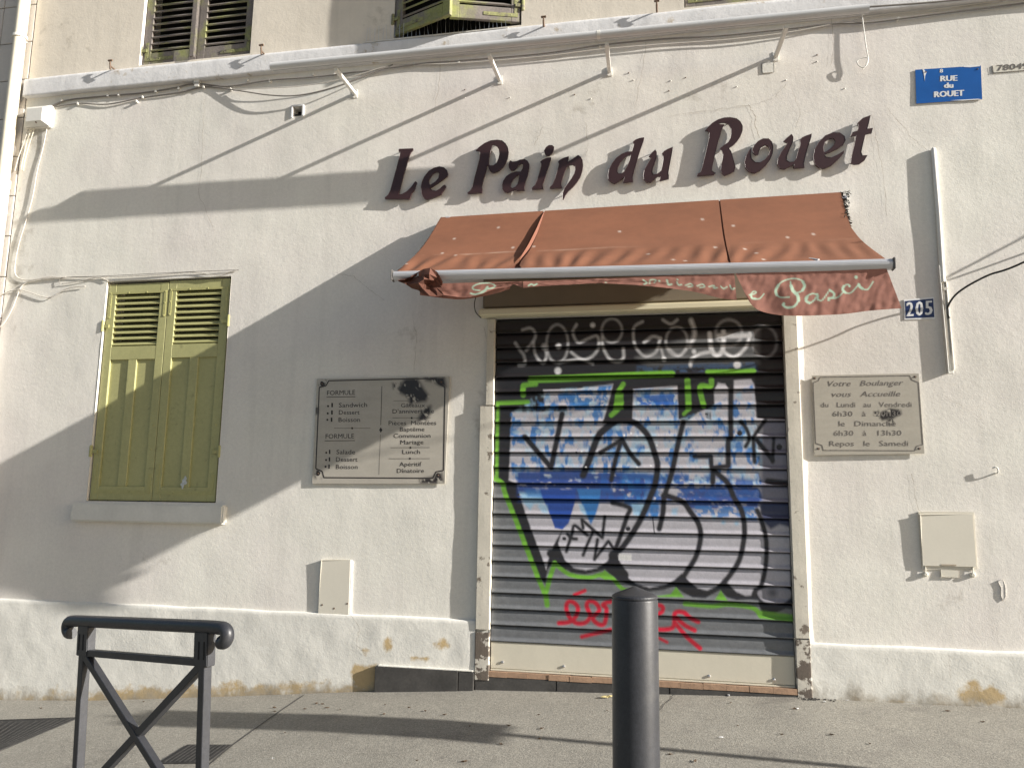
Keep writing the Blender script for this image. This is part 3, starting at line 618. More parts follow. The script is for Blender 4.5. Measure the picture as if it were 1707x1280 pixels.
# ------------------------------------------------------------------ pavement
xs = np.concatenate([np.linspace(-60, -8, 14)[:-1], np.arange(-8, 6, .08), np.linspace(6, 60, 14)]); ys = np.concatenate([np.linspace(-60, -8, 12)[:-1], np.arange(-8, .3, .08), [.5, 4, 20]])
X, Y = np.meshgrid(xs, ys); Z = np.interp(X, GX, GZ) + .015 * np.minimum(Y, 0) + .003 * (vnoise(X * 1.1, Y * 1.1, 5) - .5) * (np.abs(X) < 8)
pav = tag(grid('pavement', X, Y, Z, M['concrete']), kind='structure')
def gz(x, y):
    return float(np.interp(x, GX, GZ) + .015 * min(y, 0) + .003 * (vnoise(np.array([x * 1.1]), np.array([y * 1.1]), 5)[0] - .5))
m2 = MB(); q = [hit(px, py) for px, py in ((506, 1159), (450, 1197), (388, 1242), (330, 1290), (250, 1360))]
for a, b in zip(q[:-1], q[1:]):
    n = 12
    for i in range(n):
        c0 = a.lerp(b, i / n); c1 = a.lerp(b, (i + 1) / n); t = (c1 - c0).normalized(); s_ = Vector((-t.y, t.x, 0)) * .0045
        m2.quad(*[(v.x, v.y, gz(v.x, v.y) + .004) for v in (c0 - s_, c1 - s_, c1 + s_, c0 + s_)])
m2.build('pavement_joint', M['joint'], pav)
# second joint from the door corner
m2 = MB(); q = [hit(px, py) for px, py in ((1130, 1152), (1115, 1168), (1085, 1200))]
for a, b in zip(q[:-1], q[1:]):
    for i in range(6):
        c0 = a.lerp(b, i / 6); c1 = a.lerp(b, (i + 1) / 6); s_ = Vector((.003, .001, 0)); j = random.uniform(-.006, .006)
        m2.quad(*[(v.x + j, v.y, gz(v.x, v.y) + .004) for v in (c0 - s_, c1 - s_, c1 + s_, c0 + s_)])
m2.build('pavement_joint', M['joint'], pav)
def cover(name, pix, label, ribs):
    q = [hit(*a) for a in pix]; c = sum(q, Vector()) / len(q)
    m2 = MB(); top = [(v.x, v.y, gz(v.x, v.y) + .006) for v in q]; bot = [(v.x, v.y, gz(v.x, v.y) - .05) for v in q]
    for i in range(8):
        for j in range(8):
            m2.quad(*[(v.x, v.y, gz(v.x, v.y) + .006) for v in (q[0].lerp(q[1], a / 8).lerp(q[3].lerp(q[2], a / 8), b / 8) for a, b in ((i, j), (i + 1, j), (i + 1, j + 1), (i, j + 1)))])
    for i in range(len(q)): m2.quad(top[i], top[(i + 1) % len(q)], bot[(i + 1) % len(q)], bot[i])
    t = thing(name, (c.x, c.y, gz(c.x, c.y) - .05), label, 'cover'); m2.build('plate', M['cover'], t)
    a, b, d = q[0], q[1], q[-1]
    for i in range(1, ribs):
        u = i / ribs; p0 = q[0].lerp(q[1], u); p1 = q[-1].lerp(q[-2], u); v = (p1 - p0).normalized(); s_ = Vector((-v.y, v.x, 0)) * .008; p0 = p0.lerp(p1, .04); p1 = p0.lerp(p1, .96)
        m3 = MB(); ra = [Vector((w_.x, w_.y, gz(w_.x, w_.y))) for w_ in (p0 - s_, p1 - s_, p1 + s_, p0 + s_)]
        m3.quad(*[(v_.x, v_.y, v_.z + .0085) for v_ in ra])
        for k in range(4): m3.quad((ra[k].x, ra[k].y, ra[k].z + .0085), (ra[(k + 1) % 4].x, ra[(k + 1) % 4].y, ra[(k + 1) % 4].z + .0085), (ra[(k + 1) % 4].x, ra[(k + 1) % 4].y, ra[(k + 1) % 4].z + .004), (ra[k].x, ra[k].y, ra[k].z + .004))
        m3.build('rib', M['cover'], t)
    return t
cover('drain_cover', [(-140, 1205), (133, 1196), (0, 1252), (-260, 1330)], 'dark ribbed cast iron cover in the pavement at the left edge', 24)
cover('access_cover', [(312, 1242), (386, 1242), (345, 1272), (262, 1273)], 'small dark metal cover set in the pavement behind the crossed barrier', 10)

# ------------------------------------------------------------------ shop lettering
sgn = thing('shop_letters', (-.2, 0, P(1000, 330)[1]), 'dark brown raised letters reading Le Pain du Rouet above the awning', 'sign')
LA = zf(630, 235, 11.638); LB = zf(770, 225, 11.633); LC = zf(870, 230, 11.633); LD = zf(1005, 220, 12.8); LE = zf(1150, 185, 10.667); LF = zf(1280, 185, 8.984)
GL = [
 (LA, [[(400,170),(420,158),(680,148),(680,175),(640,215),(600,300),(560,450),(490,680),(440,880),(410,1000),(385,1045),(470,1030),(560,980),(640,900),(710,800),(735,785),(755,805),(700,960),(655,1010),(610,1130),(135,1125),(135,1095),(190,1060),(240,960),(300,740),(360,520),(420,290),(430,220),(400,195)]]),
 (LA, [[(870,1080),(840,1000),(832,900),(850,800),(900,690),(980,590),(1080,525),(1190,500),(1280,515),(1340,570),(1358,640),(1340,690),(1250,760),(1130,840),(1010,915),(1050,960),(1130,970),(1200,930),(1260,870),(1300,855),(1320,885),(1290,940),(1235,1010),(1230,1035),(1120,1090),(950,1140),(900,1120)], [(1003,850),(988,800),(1010,720),(1070,635),(1130,600),(1175,610),(1185,650),(1170,720),(1110,790),(1040,835)]]),
 (LB, [[(110,1140),(110,1115),(160,1090),(205,1000),(240,840),(290,660),(340,460),(350,340),(330,310),(270,305),(330,240),(440,160),(560,110),(680,98),(780,110),(850,170),(890,240),(905,330),(890,440),(850,540),(790,630),(710,700),(620,735),(560,715),(520,660),(505,600),(490,590),(470,680),(440,780),(410,880),(385,1000),(390,1060),(385,1125)], [(580,205),(620,190),(680,225),(715,280),(725,370),(705,460),(670,540),(610,590),(545,592),(522,565),(530,440),(560,310),(590,225)]]),
 (LB, [[(935,495),(980,520),(1050,515),(1130,480),(1210,470),(1270,500),(1305,560),(1305,640),(1280,760),(1240,880),(1215,970),(1205,1030),(1220,1075),(1060,1085),(1050,1060),(1020,1060),(960,1095),(880,1120),(820,1105),(785,1050),(780,970),(800,890),(860,800),(950,740),(1050,710),(1140,710),(1180,640),(1185,570),(1150,550),(1100,580),(1060,640),(1000,690),(950,690),(915,650),(905,590),(915,530)], [(1105,772),(1060,790),(1000,850),(950,930),(945,1000),(970,1035),(1030,1012),(1075,960),(1098,880),(1110,800)]]),
 (LC, [[(195,995),(195,970),(250,920),(290,830),(330,700),(370,560),(375,490),(355,465),(400,425),(480,390),(560,380),(565,400),(520,540),(470,690),(430,820),(400,890),(415,990)]], [(440,300),(430,250),(460,190),(520,145),(585,143),(620,175),(615,230),(580,300),(530,340),(475,340)]),
 (LC, [[(540,980),(545,955),(590,910),(640,790),(680,650),(715,530),(718,490),(700,465),(740,425),(820,385),(905,360),(905,400),(885,465),(930,445),(1010,390),(1090,335),(1140,370),(1175,430),(1185,530),(1170,640),(1130,760),(1060,870),(980,960),(900,1030),(840,1110),(800,1195),(785,1180),(790,1080),(820,990),(880,900),(960,790),(1010,700),(1030,620),(1025,550),(980,520),(920,530),(865,560),(830,640),(790,760),(760,870),(765,920),(780,970)]]),
 (LD, [[(640,215),(690,170),(780,135),(880,120),(870,180),(820,320),(770,470),(720,640),(680,780),(650,900),(635,960),(640,1065),(430,1080),(440,1040),(460,970),(400,1000),(330,1060),(250,1105),(160,1070),(110,1010),(105,920),(130,800),(190,680),(280,560),(400,470),(520,425),(620,420),(645,330),(660,260)], [(592,496),(540,502),(450,560),(370,650),(320,750),(305,840),(330,890),(400,888),(450,850),(515,740),(565,620)]]),
 (LD, [[(980,525),(1040,450),(1115,385),(1145,430),(1150,540),(1110,650),(1070,760),(1055,850),(1080,910),(1140,905),(1200,870),(1240,830),(1260,740),(1285,600),(1285,520),(1260,465),(1310,410),(1390,365),(1490,325),(1480,420),(1450,580),(1420,740),(1395,880),(1410,940),(1405,1000),(1220,1045),(1210,1020),(1225,960),(1170,950),(1100,1010),(1020,1075),(930,1070),(870,1010),(860,930),(880,820),(940,710),(1000,610),(1040,555)]]),
 (LE, [[(130,1155),(140,1125),(190,1090),(220,1000),(260,840),(300,660),(340,480),(345,390),(320,355),(270,350),(330,280),(400,215),(500,155),(610,122),(720,115),(830,135),(900,190),(940,270),(938,350),(900,450),(840,540),(770,610),(690,660),(735,720),(765,820),(795,930),(810,1000),(790,1070),(720,1110),(620,1150),(570,1110),(550,1050),(555,960),(580,870),(590,770),(570,700),(540,665),(600,615),(680,560),(720,490),(735,400),(730,310),(690,240),(620,205),(540,210),(480,232),(560,240),(610,245),(575,310),(540,430),(500,560),(460,720),(430,860),(400,980),(390,1060),(435,1095),(430,1135)]]),
 (LE, [[(1110,690),(1140,620),(1210,540),(1300,495),(1400,495),(1460,550),(1485,640),(1475,750),(1430,860),(1350,970),(1250,1060),(1150,1105),(1050,1080),(985,1010),(970,910),(1000,800),(1050,710),(1090,660),(1085,760),(1100,850),(1160,910),(1240,920),(1330,870),(1400,790),(1425,700),(1400,630),(1340,605),(1270,640),(1235,700),(1215,770),(1170,785),(1125,750)]]),
 (LF, [[(235,455),(290,400),(355,350),(380,390),(378,460),(330,570),(285,680),(285,740),(330,770),(390,760),(420,720),(450,610),(490,500),(478,430),(540,385),(655,345),(650,400),(610,520),(570,660),(540,790),(545,850),(390,855),(395,800),(330,830),(250,870),(180,860),(140,800),(150,720),(200,620),(260,540),(290,480)]]),
 (LF, [[(690,760),(680,680),(700,580),(760,470),(860,370),(980,325),(1080,330),(1150,380),(1165,440),(1130,510),(1040,570),(930,620),(840,650),(870,690),(950,700),(1040,660),(1140,600),(1130,640),(1040,740),(950,820),(850,860),(770,850),(715,810)], [(845,615),(832,545),(860,460),(920,415),(980,410),(1010,450),(990,510),(930,570),(870,610)]]),
 (LF, [[(1240,785),(1245,720),(1270,610),(1300,480),(1320,370),(1240,385),(1270,320),(1340,300),(1360,240),(1345,180),(1420,110),(1535,70),(1515,180),(1490,270),(1570,260),(1555,330),(1460,350),(1430,480),(1400,620),(1420,670),(1490,665),(1450,740),(1370,795),(1300,800)]]),
]
for g in GL:
    f = g[0]; dep = .034
    m2 = MB(); m2.prism([[P(*f(*a), dep) for a in l] for l in g[1]], (dep, dep - .014))
    for extra in g[2:]: m2.prism([[P(*f(*a), dep) for a in extra]], (dep, dep - .014))
    for l in ([g[1][0]] + list(g[2:])):
        xs_ = sorted(l, key=lambda a: a[1])
        for q in (xs_[2], xs_[-3]):
            cxm = sum(a[0] for a in l) / len(l); cym = sum(a[1] for a in l) / len(l)
            x, z = P(*f(q[0] * .86 + cxm * .14, q[1] * .93 + cym * .07), .02); m2.tube([(x, .004, z), (x, -.024, z)], .004, 6)
    m2.build('letter', M['letter'], sgn, bevel=.0015, seg=1)

# ------------------------------------------------------------------ flat print helper
def text_geo(s):
    cu = bpy.data.curves.new('t', 'FONT'); cu.body = s; cu.size = 1; cu.resolution_u = 2
    ob = bpy.data.objects.new('t', cu); C.objects.link(ob)
    bpy.context.view_layer.update()
    me = ob.to_mesh(); v = [tuple(q.co) for q in me.vertices]; f = [tuple(q.vertices) for q in me.polygons]
    ob.to_mesh_clear(); bpy.data.objects.remove(ob); bpy.data.curves.remove(cu)
    return v, f
CAP = None
def text(mb_, s, bl, br, cap, dep, shear=0.0, bold=0):
    """print s on the wall plane: bl/br are photo pixels of the baseline ends, cap the capital height in pixels"""
    global CAP
    if CAP is None: CAP = max(q[1] for q in text_geo('H')[0])
    v, f = text_geo(s); x0 = min(q[0] for q in v); x1 = max(q[0] for q in v)
    A = Vector(P(*bl, dep)); B = Vector(P(*br, dep)); Cc = Vector(P(bl[0], bl[1] - cap, dep))
    for k in range(1 + bold):
        n = len(mb_.v)
        for q in v:
            u = (q[0] - x0) / (x1 - x0 + 1e-9); h = q[1] / CAP
            p = A + (B - A) * u + (Cc - A) * h + (B - A).normalized() * (h * shear * (Cc - A).length + k * .0035)
            mb_.v.append((p.x, -dep - .0002 * k, p.y))
        mb_.f += [tuple(n + i for i in q) for q in f]
def line(mb_, a, b, wd, dep):
    ribbon(mb_, [a, b], wd, dep)
def plate(name, pix, dep, th, mt, parent, nx_=2, ny_=2, paint=None, curl=0.0):
    tl, tr, br, bl = [np.array(P(*a, dep)) for a in pix]
    u = np.linspace(0, 1, nx_)[None, :]; v = np.linspace(0, 1, ny_)[:, None]
    X = (tl[0] * (1 - u) + tr[0] * u) * (1 - v) + (bl[0] * (1 - u) + br[0] * u) * v; Z = (tl[1] * (1 - u) + tr[1] * u) * (1 - v) + (bl[1] * (1 - u) + br[1] * u) * v
    col = None
    if paint: px, py = to_px(X.ravel(), Z.ravel(), dep); col = paint(px, py)
    o = grid(name, X, np.full_like(X, -dep), Z, mt, parent, smooth=False, col=col)
    m2 = MB(); c = [(q[0], q[1]) for q in (tl, tr, br, bl)]
    for i in range(4):
        a, b = c[i], c[(i + 1) % 4]; m2.quad((a[0], -dep, a[1]), (b[0], -dep, b[1]), (b[0], -dep + th, b[1]), (a[0], -dep + th, a[1]))
    m2.quad(*[(a[0], -dep + th, a[1]) for a in c]); m2.build('plate_edge', M['grime'] if mt is not M['plaque'] else M['cream'], parent)
    return o
def border(mb_, f, pts, wd, dep):
    q = [f(*a) for a in pts]
    for a, b in zip(q, q[1:] + q[:1]): line(mb_, a, b, wd, dep)
def pins(parent, pix, dep):
    for a in pix:
        x, z = P(*a, dep); MB().tube([(x, .003, z), (x, -dep - .001, z), (x, -dep - .004, z)], [.006, .006, .004], 8).build('fixing_screw', M['rust'], parent)

# left plaque
W1 = zf(510, 610, 6.096); dp = .017
t = thing('menu_plaque', V3(632, 806, 0), 'large scorched menu plaque with black border left of the roller shutter', 'plaque')
def pl_paint(X, Y):
    p = Paint(X, Y, (.44, .405, .35)); n = fbm(X / 9, Y / 9, 3)
    p.c *= (.93 + .14 * fbm(X / 30, Y / 8, 5))[:, None]
    blk = (.012, .008, .012)
    def burn(poly, lo=.34, soft=7): p.fill([W1(*a) for a in poly], blk, soft, .96, noise=lambda x, y: np.clip((fbm(x / 5, y / 6, 9) - lo) / .07, 0, 1))
    burn([(1000, 130), (1130, 120), (1180, 200), (1250, 300), (1220, 360), (1100, 380), (1050, 400), (1040, 330), (1000, 300), (930, 260), (960, 190)], .30); burn([(1180, 430), (1270, 400), (1270, 480), (1220, 560), (1120, 570), (1160, 490)], .38); burn([(1200, 115), (1410, 110), (1430, 215), (1360, 205), (1300, 165), (1220, 150)], .28); burn([(1150, 1150), (1300, 1120), (1380, 1080), (1400, 1170), (1340, 1200), (1160, 1195)], .28)
    burn([(880, 180), (960, 170), (950, 230), (890, 230)], .5); burn([(90, 400), (130, 410), (125, 480), (95, 500)], .48); burn([(130, 140), (200, 140), (200, 210), (140, 220)], .52); burn([(80, 1050), (180, 1070), (190, 1130), (90, 1140)], .5)
    return p.c
plate('plate', [W1(112, 132), W1(1462, 108), W1(1412, 1196), W1(62, 1196)], dp, .005, M['plaque'], t, 120, 90, pl_paint)
m2 = MB(); border(m2, W1, [(232, 150), (1330, 126), (1345, 180), (1412, 214), (1398, 1060), (1320, 1075), (1290, 1140), (182, 1133), (165, 1070), (100, 1042), (136, 216), (205, 200)], .009, dp + .001)
for a in ((165, 180), (1375, 165), (1345, 1110), (125, 1090)):
    q = W1(*a); m2.prism([[P(q[0] + 3.4 * math.cos(k), q[1] + 4.2 * math.sin(k) * (1 + .3 * math.cos(3 * k)), dp) for k in np.arange(0, 6.2, .8)]], (dp + .0012, dp))
line(m2, W1(772, 205), W1(760, 600), .004, dp + .001); line(m2, W1(757, 695), W1(742, 1105), .0025, dp + .001)
m2.prism([[P(*W1(*a), dp) for a in ((760, 622), (778, 650), (760, 678), (745, 650))]], (dp + .0012, dp))
tag(m2.build('border_print', M['ink'], t), kind='stuff')
m2 = MB()
for s, a, b, c in (('FORMULE', (215, 297), (500, 291), 46), ('1', (258, 418), (274, 418), 42), ('Sandwich', (335, 420), (622, 416), 44), ('1', (256, 493), (272, 493), 42), ('Dessert', (335, 493), (545, 492), 44), ('1', (252, 566), (268, 566), 42), ('Boisson', (332, 568), (550, 567), 44), ('FORMULE', (200, 738), (490, 734), 46), ('1', (234, 893), (248, 893), 42), ('Salade', (310, 895), (500, 895), 44), ('1', (232, 968), (246, 968), 42), ('Dessert', (305, 970), (525, 970), 44), ('1', (228, 1042), (242, 1042), 42), ('Boisson', (305, 1045), (525, 1045), 44),
                   ('Gâteaux', (965, 420), (1210, 418), 40), ("D'anniversaire", (880, 482), (1302, 478), 42), ('Pièces  Montées', (840, 600), (1325, 598), 42), ('Baptême', (955, 664), (1205, 662), 42), ('Communion', (890, 730), (1266, 728), 42), ('Mariage', (960, 795), (1195, 793), 42), ('Lunch', (980, 893), (1160, 892), 42), ('Apéritif', (950, 1018), (1175, 1016), 42), ('Dînatoire', (925, 1085), (1200, 1083), 42)):
    m5 = MB(); text(m5, s, W1(*a), W1(*b), c / 6.096, dp + .001, 0, 0); tag(m5.build('text_line', M['ink'], t), kind='stuff')
for a, b in (((210, 316), (502, 312)), ((190, 760), (498, 757))): line(m2, W1(*a), W1(*b), .0045, dp + .001)
for a, b in (((285, 632), (655, 632)), ((890, 354), (1040, 352)), ((880, 527), (1270, 525)), ((860, 829), (1260, 828)), ((840, 941), (1260, 940))): line(m2, W1(*a), W1(*b), .0025, dp + .001)
for a in ((225, 408), (222, 481), (218, 546), (207, 880), (205, 954), (200, 1022), (470, 632), (1075, 528), (1063, 829), (1057, 940)):
    q = W1(*a); m2.prism([[P(q[0] + 1.7 * math.cos(k), q[1] + 1.9 * math.sin(k), dp) for k in np.arange(0, 6.2, 1.04)]], (dp + .0012, dp))
tag(m2.build('menu_rules', M['ink'], t), kind='stuff')
pins(t, [W1(165, 180), W1(1375, 165), W1(1345, 1110), W1(125, 1090)], dp)

# right plaque
W2 = zf(1330, 600, 7.1125)
t = thing('hours_plaque', V3(1446, 757, 0), 'smaller opening hours plaque right of the roller shutter', 'plaque')
def pr_paint(X, Y):
    p = Paint(X, Y, (.43, .395, .335)); p.c *= (.94 + .12 * fbm(X / 30, Y / 6, 15))[:, None]
    for poly, lo in (([(1000, 610), (1100, 570), (1220, 590), (1230, 640), (1140, 690), (1000, 720), (960, 680)], .30), ([(1060, 700), (1140, 690), (1150, 770), (1070, 780)], .46), ([(420, 840), (480, 840), (480, 890), (430, 890)], .62), ([(900, 610), (960, 600), (960, 660), (900, 660)], .45)):
        p.fill([W2(*a) for a in poly], (.014, .01, .012), 5, .95, noise=lambda x, y: np.clip((fbm(x / 4, y / 4, 19) - lo) / .1, 0, 1))
    return p.c
plate('plate', [W2(165, 185), W2(1432, 160), W2(1500, 1110), W2(198, 1128)], .020, .004, M['plaque'], t, 110, 80, pr_paint)
dp = .020
m2 = MB(); border(m2, W2, [(262, 205), (1325, 186), (1350, 235), (1430, 268), (1482, 1002), (1408, 1022), (1385, 1075), (302, 1070), (285, 1010), (212, 988), (181, 270), (245, 245)], .006, dp + .001)
for a in ((200, 215), (1390, 200), (1440, 1050), (245, 1050)):
    q = W2(*a); m2.prism([[P(q[0] + 2.6 * math.cos(k), q[1] + 2.6 * math.sin(k) * (1 + .4 * math.cos(2 * k)), dp) for k in np.arange(0, 6.2, .8)]], (dp + .0012, dp))
tag(m2.build('border_print', M['inkgrey'], t), kind='stuff')
m2 = MB()
for s, a, b, c, sh in (('Votre   Boulanger', (335, 312), (1240, 300), 62, .3), ('vous   Accueille', (390, 437), (1210, 430), 62, .3), ('du   Lundi   au   Vendredi', (270, 560), (1350, 556), 58, 0), ('6h30   à   20h30', (410, 668), (1230, 665), 60, 0), ('le   Dimanche', (485, 784), (1165, 782), 60, 0), ('6h30   à   13h30', (425, 897), (1230, 894), 60, 0), ('Repos   le   Samedi', (375, 1020), (1310, 1018), 60, 0)):
    m5 = MB(); text(m5, s, W2(*a), W2(*b), c / 7.1125, dp + .001, sh, 0); tag(m5.build('text_line', M['inkgrey'], t), kind='stuff')
pins(t, [W2(200, 215), W2(1390, 200), W2(1440, 1050), W2(245, 1050)], dp)

# street name, house number, meter tag
S1 = zf(1490, 90, 7.866)
t = thing('street_sign', V3(1582, 172, 0), 'blue enamel street name sign reading RUE du ROUET', 'street sign')
plate('plate', [S1(280, 210), S1(1142, 155), S1(1160, 597), S1(295, 655)], .007, .004, M['blue'], t)
m2 = MB()
for s, a, b, c, bd in (('8', (600, 248), (640, 246), 46, 1), ('RUE', (607, 362), (822, 354), 70, 2), ('du', (655, 450), (768, 446), 68, 2), ('ROUET', (525, 572), (910, 550), 74, 2)): text(m2, s, S1(*a), S1(*b), c / 7.866, .0082, 0, bd)
for l in ([(375, 200), (395, 205), (428, 250), (410, 290), (405, 360), (398, 290), (385, 235)], [(890, 158), (1130, 150), (1128, 165), (1000, 178), (920, 175)], [(740, 612), (1100, 592), (1150, 598), (900, 615)]): m2.prism([[P(*S1(*a), .0075) for a in l]], (.0082, .0072))
tag(m2.build('street_name_print', M['wprint'], t), kind='stuff'); pins(t, [S1(420, 240), S1(1100, 200)], .007)
N1 = zf(1060, 310, 3.283)
t = thing('house_number_plate', V3(1532, 533, 0), 'small navy enamel house number plate reading 205', 'number plate')
plate('plate', [N1(1466, 622), N1(1630, 608), N1(1638, 728), N1(1470, 732)], .006, .004, M['wprint'], t)
MB().prism([[P(*N1(*a), .010) for a in ((1474, 630), (1628, 616), (1634, 718), (1478, 723))]], (.0072, .0056)).build('enamel_field', M['navy'], t)
m2 = MB()
for s, a, b in (('2', (1480, 714), (1514, 712)), ('0', (1530, 710), (1567, 708)), ('5', (1582, 706), (1618, 704))): text(m2, s, N1(*a), N1(*b), 76 / 3.283, .0080, 0, 2)
tag(m2.build('number_print', M['wprint'], t), kind='stuff')
t = thing('meter_tag', V3(1690, 122, 0), 'narrow grey number tag right of the street sign', 'tag')
plate('plate', [(1654, 110), (1722, 106), (1723, 116.5), (1655, 122)], .004, .003, M['cream'], t)
m2 = MB(); text(m2, '78049', S1(1350, 225), S1(1760, 190), 9.5, .0055, 0, 1); line(m2, (1654, 110), (1656, 122), .006, .0055); line(m2, (1655, 122), (1723, 116.5), .004, .0055); tag(m2.build('number_print', M['inkgrey'], t), kind='stuff')

# ------------------------------------------------------------------ awning over the door
aw = thing('shop_awning', (-.2, 0, 2.46), 'faded terracotta fabric awning with torn valance above the roller shutter', 'awning')
DB = 1.0
WL, WR = (-1.716, 3.538), (1.307, 3.553)                        # at the wall
BLx, BLz = P(657, 461, DB); BRx, BRz = P(1487, 441, DB)         # bar ends
def canopy(name, uL, uR, seed, mid=0):
    """uL/uR: list of (t, px, py) edge points from wall (t=0) to bar (t=1)"""
    nt_, nu = 80, 120
    tt = np.linspace(0, 1, nt_)
    def edge(E):
        xs_ = []
        for t_ in tt: xs_.append(np.interp(t_, [e[0] for e in E], [e[1] for e in E]))
        return np.array(xs_)
    a, b = edge(uL), edge(uR); u = np.linspace(0, 1, nu)[None, :]
    X = a[:, None] * (1 - u) + b[:, None] * u; T = np.tile(tt[:, None], (1, nu))
    zw = np.interp(X, [WL[0], WR[0]], [WL[1], WR[1]]); zb_ = np.interp(X, [BLx, BRx], [BLz, BRz]) + .028
    dep = .06 + (DB - .06) * T
    Z = zw * (1 - T) + zb_ * T - .055 * np.sin(math.pi * T) + .018 * np.exp(-((T - .63) / .035) ** 2) * 0
    wr = np.clip((T - .60) / .4, 0, 1)
    Z = Z + wr * np.sin(math.pi * T) * .030 * vnoise(X * 3.5, T * 2, seed + 9) * np.sin(X * 47 + 10 * T + 7 * vnoise(X * 4, T * 3, seed)) + .012 * (vnoise(X * 3, T * 5, seed + 2) - .5) * np.sin(math.pi * T)
    p = Paint(X.ravel(), T.ravel(), (.222, .087, .044)); fb = fbm(X.ravel() * 3, T.ravel() * 6, 40)
    p.c *= (.88 + .24 * fb)[:, None]
    ln = np.exp(-((T.ravel() - .60 - .02 * vnoise(X.ravel() * 3, T.ravel() * 0, 1)) / .010) ** 2) * np.clip(fbm(X.ravel() * 9, T.ravel() * 3, 11) * 2.2 - .75, 0, 1) * np.clip(1.1 - (X.ravel() + 1.7) / 1.8, .12, 1)
    p.mix(np.arange(len(ln)), ln * .85, (.50, .36, .27))
    rng = random.Random(seed)
    for k in range(7):
        x, t_ = rng.uniform(a.min(), b.max()), rng.uniform(.15, .95); d = np.hypot(p.X - x, (p.Y - t_) * .9); p.mix(np.arange(len(d)), np.clip((.016 - d) / .012, 0, 1) * .75, (.62, .55, .48))
    return grid('canopy_panel', X, -dep, Z, M['fabric'], aw, col=p.c)
def at(t, px):                                                   # x of a canopy point seen at px column, given t
    return P(px, 367 + (455 - 367) * t, .06 + (DB - .06) * t)[0]
canopy('a', [(0, WL[0]), (1, BLx + .01)], [(0, at(0, 906)), (.3, at(.3, 889)), (.6, at(.6, 873)), (.82, at(.82, 865)), (1, at(1, 848))], 3)
canopy('b', [(0, at(0, 908)), (.3, at(.3, 897)), (.6, at(.6, 882)), (.8, at(.8, 869)), (.9, at(.9, 866)), (1, at(1, 870))], [(0, at(0, 1199)), (.5, at(.5, 1206)), (1, at(1, 1216))], 5)
canopy('c', [(0, at(0, 1201)), (.5, at(.5, 1209)), (1, at(1, 1219))], [(0, at(0, 1404)), (.2, at(.2, 1410)), (.45, at(.45, 1420)), (.7, at(.7, 1444)), (1, at(1, 1480))], 8)
# the fabric continues under each seam as a lower fold
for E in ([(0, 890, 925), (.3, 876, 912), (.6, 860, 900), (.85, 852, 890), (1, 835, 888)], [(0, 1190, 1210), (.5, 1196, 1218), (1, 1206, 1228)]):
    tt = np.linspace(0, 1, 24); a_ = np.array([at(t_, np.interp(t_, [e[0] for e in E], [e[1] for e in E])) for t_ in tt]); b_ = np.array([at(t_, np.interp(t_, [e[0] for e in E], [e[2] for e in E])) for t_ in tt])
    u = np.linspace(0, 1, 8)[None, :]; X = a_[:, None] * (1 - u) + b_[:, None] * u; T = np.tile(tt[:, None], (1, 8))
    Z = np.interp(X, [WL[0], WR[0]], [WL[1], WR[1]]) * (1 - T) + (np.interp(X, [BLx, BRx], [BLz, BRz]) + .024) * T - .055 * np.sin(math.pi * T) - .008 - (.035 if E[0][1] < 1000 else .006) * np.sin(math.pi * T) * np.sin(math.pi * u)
    grid('seam_fold', X, -(.06 + (DB - .06) * T), Z, M['fabric'], aw, col=np.tile(np.array((.16, .055, .032)), (X.size, 1)))  # darker fabric colour stands in for shade under the seam
# lifted torn edge along the first seam
m2 = MB(); n = 16
for i in range(n):
    def fl(i_):
        t_ = i_ / n * .86; x = np.interp(t_, [0, .3, .6, .8, .9], [at(0, 908), at(.3, 897), at(.6, 882), at(.8, 869), at(.9, 866)]); dep = .06 + (DB - .06) * t_
        z = WL[1] * (1 - t_) + (BLz + .028) * t_ - .055 * math.sin(math.pi * t_) + .004; h = .034 * math.sin(math.pi * min(1, t_ / .86)) ** .7
        return (x, -dep, z), (x - .25 * h, -dep - h * .3, z + h * .8)
    a0, b0 = fl(i); a1, b1 = fl(i + 1); m2.quad(a0, a1, b1, b0)
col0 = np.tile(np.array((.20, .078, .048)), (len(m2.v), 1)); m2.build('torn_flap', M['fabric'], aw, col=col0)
# frayed side edges
m2 = MB()
for i in range(60):
    t_ = i / 60; dep = .06 + (DB - .06) * t_; x = WL[0] * (1 - t_) + BLx * t_; z = WL[1] * (1 - t_) + (BLz + .028) * t_ - .055 * math.sin(math.pi * t_)
    l = random.uniform(.01, .03); s_ = .006; m2.quad((x + .012, -dep, z + .002), (x + .012, -dep - s_, z + .002), (x - .004, -dep - s_ * .5 - .005, z - l * .7), (x - .004, -dep, z - l * .6))
for i in range(26):
    t_ = i / 60; dep = .06 + (DB - .06) * t_; x = np.interp(t_, [0, .2, .45], [at(0, 1404), at(.2, 1410), at(.45, 1420)]); z = WR[1] * (1 - t_) + (BRz + .028) * t_ - .055 * math.sin(math.pi * t_)
    m2.quad((x - .004, -dep, z), (x - .004, -dep - .01, z), (x + random.uniform(.012, .03), -dep - .006, z - random.uniform(-.01, .03)), (x + .01, -dep, z - .012))
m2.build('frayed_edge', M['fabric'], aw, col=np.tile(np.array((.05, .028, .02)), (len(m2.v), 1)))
m2 = MB()
for i in range(70):
    t_ = random.uniform(0, .33); dep = .06 + (DB - .06) * t_; x = at(t_, 1409) + random.uniform(0, .035) * (1 - t_ * 1.5); z = WR[1] * (1 - t_) + BRz * t_ - .03 * math.sin(math.pi * t_) + random.uniform(-.02, .012)
    q = Vector((x, -dep, z)); d_ = Vector((random.uniform(-.004, .02), random.uniform(-.01, .01), random.uniform(-.03, .012))); m2.tube([q, q + d_], .0022, 4, False)
